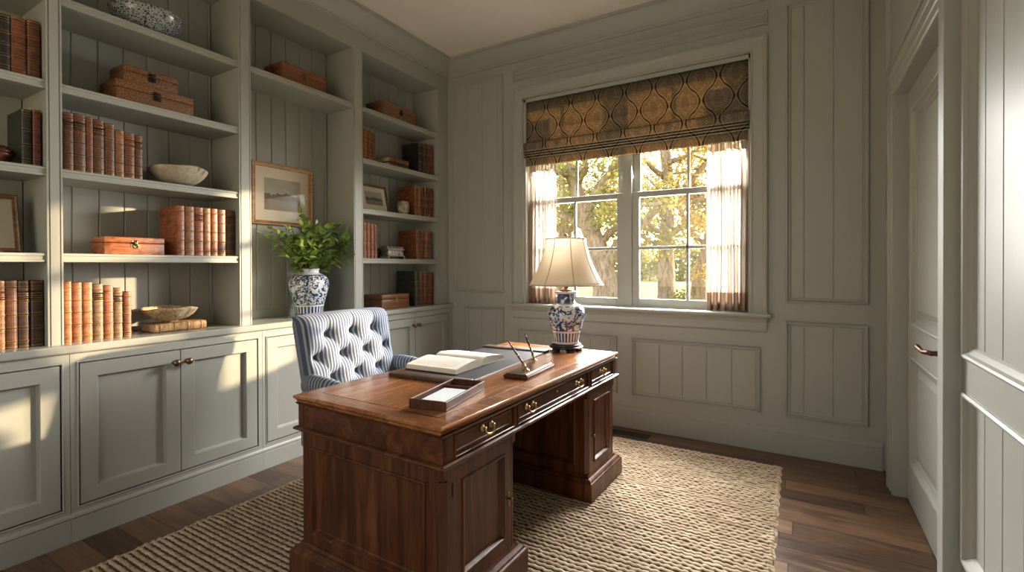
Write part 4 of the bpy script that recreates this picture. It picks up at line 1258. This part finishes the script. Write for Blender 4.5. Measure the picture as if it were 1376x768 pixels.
bowl('bowl', (-3.125, 1.305, SHZ[3]+.0003), .172, .115, .065, t.m, 'wide speckled blue grey bowl on the topmost shelf', 2, ragged=.003, th=.008, sx=.95)
t = NT('cream_crackle'); n = t.noise(t.coord('Object', (26, 26, 26)), 1, 6, .75, .8); n2 = t.noise(t.coord('Object', (9, 9, 9)), 1, 3)
f = t.math('ADD', t.math('MULTIPLY', n, .6), t.math('MULTIPLY', n2, .4))
t.base(t.ramp(f, [(.38, (.13, .085, .042)), (.46, (.34, .29, .20)), (.62, (.46, .41, .31))])); t.set(Roughness=.75); t.bump(n, .5, .004)
bowl('bowl', (-3.110, 1.450, SHZ[1]+.0003), .150, .098, .045, t.m, 'weathered cream bowl at the end of a brown book row', 4, ragged=.007)
t = NT('carved_tan'); n = t.noise(t.coord('Object', (40, 40, 30)), 1, 5, .75, .8)
t.base(t.ramp(n, [(.40, (.20, .125, .055)), (.52, (.44, .32, .175)), (.64, (.56, .45, .29))])); t.set(Roughness=.7); t.bump(n, .7, .005)
bowl('bowl', (-3.125, 1.408, CT+.0505), .138, .080, .040, t.m, 'carved shallow tan bowl resting on the flat golden book', 8, ragged=.007)

# ------------------------------------------------------------------ pictures
def m_landscape(name, sky0, sky1, hill, land, zc, sc=1.0, y0=0.0):
    t = NT(name); x, y, z = t.sep(t.coord('Object'))
    n = t.noise(t.coord('Object', (1, 22*sc, 8*sc)), 1, 5, .6); n2 = t.noise(t.coord('Object', (1, 26*sc, 60*sc)), 1, 5, .7, .5); n3 = t.noise(t.coord('Object', (1, 9*sc, 26*sc)), 1, 4)
    zz = t.math('ADD', z, t.math('MULTIPLY', t.math('SUBTRACT', n, .5), .10/sc))
    sky = t.mix(n3, sky0, sky1)
    tree = t.mix(n2, mulc(hill, .45), mulc(hill, 1.7))
    lnd = t.mix(n2, mulc(land, .6), mulc(land, 1.35))
    a = t.math('LESS_THAN', zz, zc+.045/sc); b = t.math('LESS_THAN', z, zc)
    c = t.mix(a, sky, tree); c = t.mix(b, c, lnd)
    t.base(c); t.set(Roughness=.8); return t.m
FRAME_GOLD = m_wood('gilt_frame', (.14, .066, .022), (.33, .17, .058), (.55, .33, .13), 2.5, 'y', .36, .2)
FRAME_DARK = m_wood('dark_gilt_frame', (.05, .025, .010), (.13, .065, .025), (.26, .15, .06), 2.5, 'y', .36, .2)
MATB = m_plain('mat_board', (.66, .58, .45), .9)
def framed(name, W, H, fw, mw, pic, frame_mat, label, cat='picture', depth=.020):
    """face towards +x, centre of the bottom edge at the origin"""
    o = empty(name, label=label, cat=cat)
    fn = lambda u, v, h: (h, u, v)
    mb = MB()
    mb.frame(fn, -W/2, W/2, 0, H, [(0, 0), (0, depth*.8), (.003, depth), (fw*.25, depth), (fw*.4, depth*.8), (fw*.65, depth*.7), (fw*.8, depth*.8), (fw*.95, depth*.75), (fw, depth*.55), (fw, .004)], back=True)
    mb.build('frame_moulding', frame_mat, o)
    mb = MB(); mb.box(.002, .0062, -W/2+fw*.8, W/2-fw*.8, fw*.8, H-fw*.8); mb.build('mat_board', MATB, o)
    a, b = mw
    mb = MB(); mb.box(.006, .0068, -W/2+fw+a, W/2-fw-a, fw+b*1.05, H-fw-b, .0004)
    mb.build('picture_print', pic, o)
    mb = MB(); mb.box(.0088, .0100, -W/2+fw*.97, W/2-fw*.97, fw*.97, H-fw*.97); mb.build('picture_glass', PIC_GLASS, o)
    return o
p = framed('framed_picture', .492, .446, .030, (.070, .075), m_landscape('sepia_landscape', (.30, .27, .21), (.46, .42, .33), (.13, .10, .07), (.26, .22, .15), .185), FRAME_GOLD, 'gold framed landscape picture hanging above the leafy vase', depth=.024)
p.location = (BACK+.002, 2.246, 1.604)
p = framed('framed_photograph', .320, .248, .022, (.040, .042), m_landscape('grey_landscape', (.30, .28, .24), (.42, .40, .34), (.07, .065, .055), (.20, .19, .16), .105, 1.6), FRAME_DARK, 'small dark gold framed landscape photo leaning beside the stone ornament', depth=.016)
p.location = (-3.165, 3.035, SHZ[1]+.0015); p.rotation_euler = (0, -.22, 0)
p = framed('framed_photograph', .30, .272, .020, (.0, .0), m_plain('faded_print', (.40, .36, .27), .8), FRAME_DARK, 'brown framed plain print leaning at the left edge of the photo', depth=.016)
p.location = (-3.105, .632, SHZ[0]+.0015); p.rotation_euler = (0, -.20, 0)

# ------------------------------------------------------------------ vase with branches
VC = (-3.130, 2.338)
VM = m_porcelain('vase_porcelain', [(.018, .024, 'line'), (.026, .074, 'lappet'), (.074, .086, 'white'), (.088, .091, 'line'), (.306, .350, 'white'), (.300, .304, 'line')], 20.0, 9.4)
mb = MB()
mb.lathe([(.0001, .002), (.094, 0), (.098, .006), (.096, .030), (.103, .080), (.120, .140), (.134, .190), (.141, .235), (.138, .265), (.124, .290), (.100, .307), (.078, .316), (.070, .322), (.070, .340), (.075, .346), (.074, .350), (.066, .348), (.064, .318), (.080, .300), (.110, .260), (.118, .220), (.090, .100), (.0001, .030)], seg=48)
vs = mb.build('porcelain_vase', VM, loc=(VC[0], VC[1], CT+.0003)); tag(vs, 'blue and white porcelain vase holding green branches on the worktop', 'vase')
pl = empty('leafy_branches', (VC[0], VC[1], CT+.30), label='bunch of leafy green branches standing in the blue and white vase', cat='plant')
rp = random.Random(21)
stm = MB(); lvs = MB()
def clampp(q):
    w = Vector((VC[0]+q.x, VC[1]+q.y, CT+.30+q.z))
    w.x = max(w.x, BACK+.035)
    if w.x < BX+.06: w.y = min(max(w.y, 1.868), 2.598)
    return Vector((w.x-VC[0], w.y-VC[1], w.z-CT-.30))
def leaf(mb_, p, d, up, L, W):
    d = d.normalized(); s = d.cross(up)
    if s.length < 1e-4: s = Vector((1, 0, 0))
    s.normalize(); n = s.cross(d).normalized()
    prof = [(0, .0), (.18, .62), (.42, 1.0), (.68, .82), (.88, .40), (1.0, .0)]
    vv = []; 
    for t_, w in prof:
        c = p+d*(L*t_)-n*(L*.16*t_*t_)
        vv += [c-s*(W*w)+n*(W*.28*w), c, c+s*(W*w)+n*(W*.28*w)]
    ff = []
    for i in range(len(prof)-1):
        a = 3*i; ff += [(a, a+1, a+4, a+3), (a+1, a+2, a+5, a+4)]
    mb_.add(vv, ff, True)
tips = []
nst = 40
for k in range(nst):
    a = 2*pi*k/nst*1.0+rp.uniform(-.3, .3)
    spread = rp.uniform(.10, .40) if k % 3 else rp.uniform(.02, .18)
    dx, dy = cos(a)*spread*.62+.05, sin(a)*spread
    hgt = rp.uniform(.20, .33) if spread > .2 else rp.uniform(.24, .37)
    tips.append((dx, dy, hgt))
tips += [(.05, -.10, .445), (.06, -.085, .40), (.10, .385, .30), (.11, .44, .27), (.08, .20, .40), (.10, .34, .335), (.02, -.375, .285), (.04, -.33, .25), (.06, -.30, .30), (.10, .43, .235), (.03, .22, .36), (.05, -.04, .36), (.14, .30, .14), (.10, -.26, .14), (.12, .26, .22)]
for dx, dy, hgt in tips:
    p0 = Vector((dx*.10, dy*.10, -.10)); p3 = Vector((dx, dy, hgt))
    p1 = Vector((dx*.12, dy*.12, .06)); p2 = Vector((dx*.55, dy*.55, hgt*.70))
    P = []
    for i in range(9):
        t_ = i/8
        q = p0*(1-t_)**3+p1*3*t_*(1-t_)**2+p2*3*t_*t_*(1-t_)+p3*t_**3
        P.append(clampp(q) if i > 2 else q)
    stm.tube(P, [.0028-.0018*i/8 for i in range(9)], 5)
    nl = rp.randint(11, 15)
    for j in range(nl):
        t_ = .34+.66*j/(nl-1); i = min(7, int(t_*8)); f_ = t_*8-i
        c = P[i].lerp(P[i+1], f_); ax = (P[i+1]-P[i]).normalized()
        side = Vector((rp.uniform(-1, 1), rp.uniform(-1, 1), rp.uniform(-.5, .6)))
        side = (side-ax*side.dot(ax)).normalized()
        d = (ax*rp.uniform(.35, .9)+side).normalized() if j < nl-1 else ax
        L = rp.uniform(.056, .088)*(1-.25*t_)
        e = clampp(c+d*L)-c
        if e.length > .012: leaf(lvs, c, e, Vector((rp.uniform(-.4, .6), rp.uniform(-.4, .4), 1)), L, L*rp.uniform(.25, .34))
stm.build('stems', STEM, pl); lvs.build('leaves', LEAF, pl, fixn=False)
# ------------------------------------------------------------------ sheer curtains
def curtain(x0, x1, label, seed, folds, y=3.884):
    r = random.Random(seed)
    ph = [r.random()*6 for _ in range(4)]
    z0, z1 = .9665, 2.60
    cur = empty('sheer_curtain', ((x0+x1)/2, y, z0), label=label, cat='curtain', group='sheer curtains at the window')
    cx = (x0+x1)/2
    def fn(zr0, zr1, off):
        def g(u, v):
            z = zr0+(zr1-zr0)*v
            a = u*2*pi*folds
            yy = .019*sin(a+ph[0]+.5*sin(a*.37+ph[1]))+.007*sin(2.3*a+ph[2])
            yy *= .8+.2*cos(z*2+ph[3])
            x = x0+(x1-x0)*u+.010*sin(2*a+ph[1])+.004*sin(z*3+u*9)
            return (x-cx, yy+off*(1 if cos(a) > -2 else 1), z-z0)
        return g
    mb = MB(); mb.grid(fn(z0, z1, 0), 120, 24); mb.build('sheer_panel', SHEER, cur)
    mb = MB(); mb.grid(fn(z0, z0+.135, -.0025), 120, 4); mb.build('hem', SHEER_HEM, cur)
curtain(-2.108, -1.850, 'narrow sheer curtain at the left side of the window behind the lamp', 5, 6)
curtain(-.592, -.318, 'sheer curtain at the right side of the window', 9, 6)

# ------------------------------------------------------------------ roman blind
bx0, bx1 = -2.128, -.302
bl = empty('roman_blind', ((bx0+bx1)/2, 3.84, 2.2), label='patterned brown roman blind half drawn over the window', cat='blind')
cx = (bx0+bx1)/2
def strip(name, pts, parent, x_in=0.0, th=.0018):
    mb = MB(); n = len(pts); nx = 40
    v = []; f = []
    for i in range(nx+1):
        x = bx0+x_in+(bx1-bx0-2*x_in)*i/nx-cx
        for y, z in pts:
            v.append((x, y-3.84, z-2.2-.0035*sin(pi*i/nx)*(1 if z < 2.5 else 0)))
    for i in range(nx):
        for j in range(n-1):
            f.append((i*n+j, (i+1)*n+j, (i+1)*n+j+1, i*n+j+1))
    mb.add(v, f, True)
    return mb.build(name, ROMAN, parent, solid=th)
strip('blind_panel', [(3.850, 2.764), (3.850, 2.60), (3.849, 2.512), (3.845, 2.508), (3.849, 2.503), (3.850, 2.44), (3.846, 2.392)], bl, .006)
def fold(y_out, zt, zb_):
    return [(3.846, zt), (y_out+.006, zt-.006), (y_out, zt-.018), (y_out, zb_+.012), (y_out+.006, zb_+.002), (3.846, zb_)]
def fold_highlight(y, z, parent):
    mb = MB()
    mb.tube([(bx0+.004+(bx1-bx0-.008)*i/12-cx, y-3.84, z-2.2-.0035*sin(pi*i/12)) for i in range(13)], .0022, 6); mb.build('fold_highlight', FOLD_LIT, parent)
FOLD_LIT = m_plain('blind_fold_lit', (.46, .40, .31), .8)  # pale colour on added tubes, standing in for lit fold edges
for y_, a_, b_ in ((3.808, 2.404, 2.322), (3.813, 2.326, 2.302), (3.818, 2.306, 2.282), (3.823, 2.286, 2.260)):
    fold_highlight(y_-.001, b_+.004, strip('fold', fold(y_, a_, b_), bl, .001))
strip('hem', [(3.850, 2.28), (3.834, 2.266), (3.832, 2.240), (3.834, 2.200), (3.837, 2.192)], bl, .010, .004)
# ------------------------------------------------------------------ garden beyond the window
GZ = -.50
mb = MB(); mb.box(-140, 60, 4.6, 150, GZ-.3, GZ); mb.build('lawn', LAWN, kind='structure')
mb = MB(); mb.box(-140, 60, 47, 50.5, GZ, GZ+.02); mb.build('path', GRAVEL, kind='structure')
rt = random.Random(77)
def at(px, d):
    """ground point seen at picture column px, d metres off"""
    a = math.atan((px-688)/653.15)-.5335
    return Vector((d*sin(a), d*cos(a), GZ))
def blob_leaves(mb, c, r, n, size, flat=.75):
    for _ in range(n):
        a = rt.uniform(0, 2*pi); u = rt.uniform(-1, 1); q = rt.random()**.45
        s = sqrt(1-u*u)
        p = c+Vector((cos(a)*s*r*q, sin(a)*s*r*q, u*r*q*flat))
        d = Vector((rt.uniform(-1, 1), rt.uniform(-1, 1), rt.uniform(-.6, .6))).normalized()
        e = d.cross(Vector((rt.uniform(-1, 1), rt.uniform(-1, 1), rt.uniform(-1, 1)))).normalized()
        L = size*rt.uniform(.6, 1.3); W = L*.42
        mb.add([p, p+d*L*.5+e*W, p+d*L, p+d*L*.5-e*W], [(0, 1, 2, 3)], False)
def tree(base, limbs, r0, label, leafm, nclump, rclump, nleaf, size, seed, extra=(), group='oaks on the lawn'):
    """limbs: list of polylines [(dx,dy,dz)...] with their radii"""
    global rt
    rt = random.Random(seed)
    o = empty('oak_tree', tuple(base), label=label, cat='tree', group=group)
    tr = MB(); lf = MB(); tipsl = []
    for pts, ra, rb_ in limbs:
        P = [Vector(p) for p in pts]
        # smooth the polyline a little
        Q = []
        for i in range(len(P)-1):
            for k in range(4):
                t_ = k/4; a = P[max(0, i-1)]; b = P[i]; c = P[i+1]; d = P[min(len(P)-1, i+2)]
                Q.append(.5*((2*b)+(c-a)*t_+(2*a-5*b+4*c-d)*t_*t_+(3*b-a-3*c+d)*t_**3))
        Q.append(P[-1])
        n = len(Q)
        tr.tube(Q, [ra+(rb_-ra)*(i/(n-1))**.8 for i in range(n)], 9)
        # side branches
        for k in range(int(n*.5), n):
            if rt.random() < .75:
                d = Vector((rt.uniform(-1, 1), rt.uniform(-1, 1), rt.uniform(-.2, .8))).normalized()
                L = rt.uniform(1.0, 2.4); m = Q[k]+d*L*.5+Vector((rt.uniform(-.3, .3), rt.uniform(-.3, .3), rt.uniform(-.2, .3))); e = Q[k]+d*L
                tr.tube([Q[k], m, e], [rb_*.7+.02, rb_*.45+.015, .012], 5)
                tipsl.append(m); tipsl.append(e)
        tipsl.append(Q[-1])
    for e in list(extra): tipsl.append(Vector(e))
    rt.shuffle(tipsl)
    for c in tipsl[:nclump]:
        blob_leaves(lf, c, rclump*rt.uniform(.7, 1.25), nleaf, size)
    tr.build('trunk', BARK, o); lf.build('foliage', leafm, o, fixn=False)
# great leaning oak in the left sash
tree(at(815, 20.0), [([(0, 0, -.2), (-.12, .1, 1.2), (-.5, .2, 2.6), (-1.2, .4, 4.2), (-1.7, .2, 6.0)], .62, .26),
                     ([(-.2, .1, 1.6), (.5, .2, 2.7), (1.3, .1, 3.3), (2.3, -.2, 4.2)], .32, .12),
                     ([(-.9, .3, 3.4), (-2.2, .2, 4.0), (-3.4, -.2, 4.6)], .22, .09),
                     ([(-1.1, .3, 4.0), (-.2, .1, 5.2), (.8, 0, 6.2)], .24, .10)], .6,
     'great leaning oak seen through the left half of the window', TREE_LEAF, 34, 1.0, 150, .17, 5)
# upright oak against the bright sky in the right sash
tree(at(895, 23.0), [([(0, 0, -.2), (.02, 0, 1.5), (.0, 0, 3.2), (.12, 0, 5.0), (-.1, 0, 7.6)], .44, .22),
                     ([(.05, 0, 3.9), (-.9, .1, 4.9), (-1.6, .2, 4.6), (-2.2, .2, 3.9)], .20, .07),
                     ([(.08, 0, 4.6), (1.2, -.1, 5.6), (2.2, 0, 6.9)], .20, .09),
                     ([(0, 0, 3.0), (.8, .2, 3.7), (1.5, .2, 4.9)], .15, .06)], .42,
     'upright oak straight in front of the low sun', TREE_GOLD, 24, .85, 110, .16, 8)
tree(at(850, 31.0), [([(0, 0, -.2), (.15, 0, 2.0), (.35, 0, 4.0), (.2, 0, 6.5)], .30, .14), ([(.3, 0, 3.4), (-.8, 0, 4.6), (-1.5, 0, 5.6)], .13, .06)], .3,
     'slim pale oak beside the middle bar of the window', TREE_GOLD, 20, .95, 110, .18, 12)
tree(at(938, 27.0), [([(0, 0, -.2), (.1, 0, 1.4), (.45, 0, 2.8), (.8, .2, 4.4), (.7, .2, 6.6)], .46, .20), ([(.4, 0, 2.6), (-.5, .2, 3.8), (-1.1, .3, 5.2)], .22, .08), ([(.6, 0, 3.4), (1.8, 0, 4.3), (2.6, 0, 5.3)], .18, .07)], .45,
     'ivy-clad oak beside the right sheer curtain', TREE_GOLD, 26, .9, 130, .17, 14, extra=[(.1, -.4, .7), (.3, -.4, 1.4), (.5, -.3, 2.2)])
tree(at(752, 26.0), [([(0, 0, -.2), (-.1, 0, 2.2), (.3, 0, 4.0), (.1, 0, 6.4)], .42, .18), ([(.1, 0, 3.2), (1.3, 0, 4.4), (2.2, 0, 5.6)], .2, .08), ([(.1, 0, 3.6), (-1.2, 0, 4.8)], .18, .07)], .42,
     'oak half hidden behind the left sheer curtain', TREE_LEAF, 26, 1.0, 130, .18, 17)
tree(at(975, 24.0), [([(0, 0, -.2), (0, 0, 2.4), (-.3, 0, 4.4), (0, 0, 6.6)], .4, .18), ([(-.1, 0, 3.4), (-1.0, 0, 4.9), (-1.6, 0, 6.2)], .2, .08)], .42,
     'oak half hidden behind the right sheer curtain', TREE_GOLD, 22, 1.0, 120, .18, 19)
# bushes and the far tree belt
rt = random.Random(31)
mb = MB(); blob_leaves(mb, Vector((0, 0, .35)), .55, 420, .10, .8); b = mb.build('garden_bush', HEDGE_LEAF, loc=tuple(at(916, 22.0)), fixn=False); tag(b, 'small green bush on the lawn beside the upright oak', 'bush')
k = 0
for i, px in enumerate(range(690, 1040, 25)):
    d = 60+8*((i*7) % 3); base = at(px, d)
    mb = MB(); h = rt.uniform(3.6, 5.6)
    o = empty('distant_tree', tuple(base), label='distant hazy green tree in the belt beyond the lawn', cat='tree', group='far tree belt')
    for q in range(7):
        blob_leaves(mb, Vector((rt.uniform(-2.2, 2.2), rt.uniform(-1, 1), h*(.15+.75*q/7))), 1.9*(1-.05*q), 200, .42, .9)
    mb.build('foliage', HEDGE_LEAF if i % 2 else TREE_LEAF, o, fixn=False)
    mb = MB(); mb.tube([(0, 0, -.2), (0, 0, h*.7)], [.35, .18], 8); mb.build('trunk', BARK, o)
# ------------------------------------------------------------------ sky, sun, lamps
w = bpy.data.worlds.new('evening_sky'); scene.world = w; w.use_nodes = True
nt = w.node_tree; N = nt.nodes; Lk = nt.links
for n in list(N): N.remove(n)
out = N.new('ShaderNodeOutputWorld'); bg = N.new('ShaderNodeBackground'); tc = N.new('ShaderNodeTexCoord')
def wm(op, a, b=None, clamp=False):
    nd = N.new('ShaderNodeMath'); nd.operation = op; nd.use_clamp = clamp
    for i, q in enumerate((a, b)):
        if q is None: continue
        if isinstance(q, (int, float)): nd.inputs[i].default_value = q
        else: Lk.new(q, nd.inputs[i])
    return nd.outputs[0]
def wmix(f, a, b):
    nd = N.new('ShaderNodeMix'); nd.data_type = 'RGBA'
    for i, q in ((0, f), (6, a), (7, b)):
        if isinstance(q, (int, float)): nd.inputs[i].default_value = q
        elif hasattr(q, '__len__'): nd.inputs[i].default_value = (*q, 1)
        else: Lk.new(q, nd.inputs[i])
    return nd.outputs[2]
sx = N.new('ShaderNodeSeparateXYZ'); Lk.new(tc.outputs['Generated'], sx.inputs[0])
up = wm('MAXIMUM', sx.outputs[2], 0.0)
sky = wmix(wm('POWER', up, .55), (1.0, .80, .52), (.62, .74, .92))
# brightness round the low sun behind the trees
ga, ge = -.5335+math.atan((895-688)/653.15), .075
gv = (sin(ga)*cos(ge), cos(ga)*cos(ge), sin(ge))
dp = N.new('ShaderNodeVectorMath'); dp.operation = 'DOT_PRODUCT'; Lk.new(tc.outputs['Generated'], dp.inputs[0]); dp.inputs[1].default_value = gv
gl = wm('POWER', wm('MAXIMUM', dp.outputs['Value'], 0.0), 140.0)
gl2 = wm('POWER', wm('MAXIMUM', dp.outputs['Value'], 0.0), 12.0)
st = wm('ADD', wm('ADD', 1.0, wm('MULTIPLY', gl, GLOW)), wm('MULTIPLY', gl2, 1.2))
sky = wmix(wm('MULTIPLY', gl2, .75, True), sky, (1.0, .74, .36))
Lk.new(sky, bg.inputs['Color']); Lk.new(wm('MULTIPLY', st, SKY), bg.inputs['Strength']); Lk.new(bg.outputs[0], out.inputs[0])

def light(name, typ, loc, col, energy, rot=None, **kw):
    d = bpy.data.lights.new(name, typ); d.color = col; d.energy = energy
    for k_, v in kw.items(): setattr(d, k_, v)
    o = bpy.data.objects.new(name, d); COL.objects.link(o); o.location = loc
    if rot: o.rotation_euler = rot
    return o
sd = Vector((-.722, -1.0, -.205))
o = light('evening_sun', 'SUN', (4, 10, 5), (1.0, .76, .48), SUN, angle=radians(1.2))
o.rotation_euler = sd.to_track_quat('-Z', 'Y').to_euler()
# added soft fill lamp behind the camera, at an assumed window opening
light('added_rear_fill', 'AREA', (-1.5, -1.70, 1.75), (1.0, .97, .92), FILL, (radians(90), 0, 0), shape='RECTANGLE', size=2.3, size_y=1.6)
# sky light entering by the big window
light('window_daylight', 'AREA', (-1.21, 4.16, 1.72), (1.0, .98, .95), WIN, (radians(-56), 0, 0), shape='RECTANGLE', size=1.75, size_y=1.15, spread=radians(118))

# ------------------------------------------------------------------ camera
F_PX, YAW, PIT, ROL, SHY = 653.15, .5335, -.006, -.003, -22.75
cam = bpy.data.cameras.new('camera'); co = bpy.data.objects.new('camera', cam); COL.objects.link(co)
cam.sensor_fit = 'HORIZONTAL'; cam.sensor_width = 36.0; cam.lens = 36.0*F_PX/1376; cam.shift_y = SHY/1376; cam.clip_start = .02; cam.clip_end = 400
cy, sy = cos(YAW), sin(YAW)
fwd0 = Vector((-sy, cy, 0)); r0 = Vector((cy, sy, 0)); u0 = Vector((0, 0, 1))
fw = fwd0*cos(PIT)+u0*sin(PIT); u1 = u0*cos(PIT)-fwd0*sin(PIT)
rg = r0*cos(ROL)+u1*sin(ROL); upv = u1*cos(ROL)-r0*sin(ROL)
co.matrix_world = Matrix(((rg.x, upv.x, -fw.x, 0), (rg.y, upv.y, -fw.y, 0), (rg.z, upv.z, -fw.z, 1.30), (0, 0, 0, 1)))
scene.camera = co
vs_ = scene.view_settings
vs_.view_transform = 'Standard'; vs_.look = 'None'; vs_.gamma = 1.0; vs_.exposure = EXPO; vs_.use_curve_mapping = False
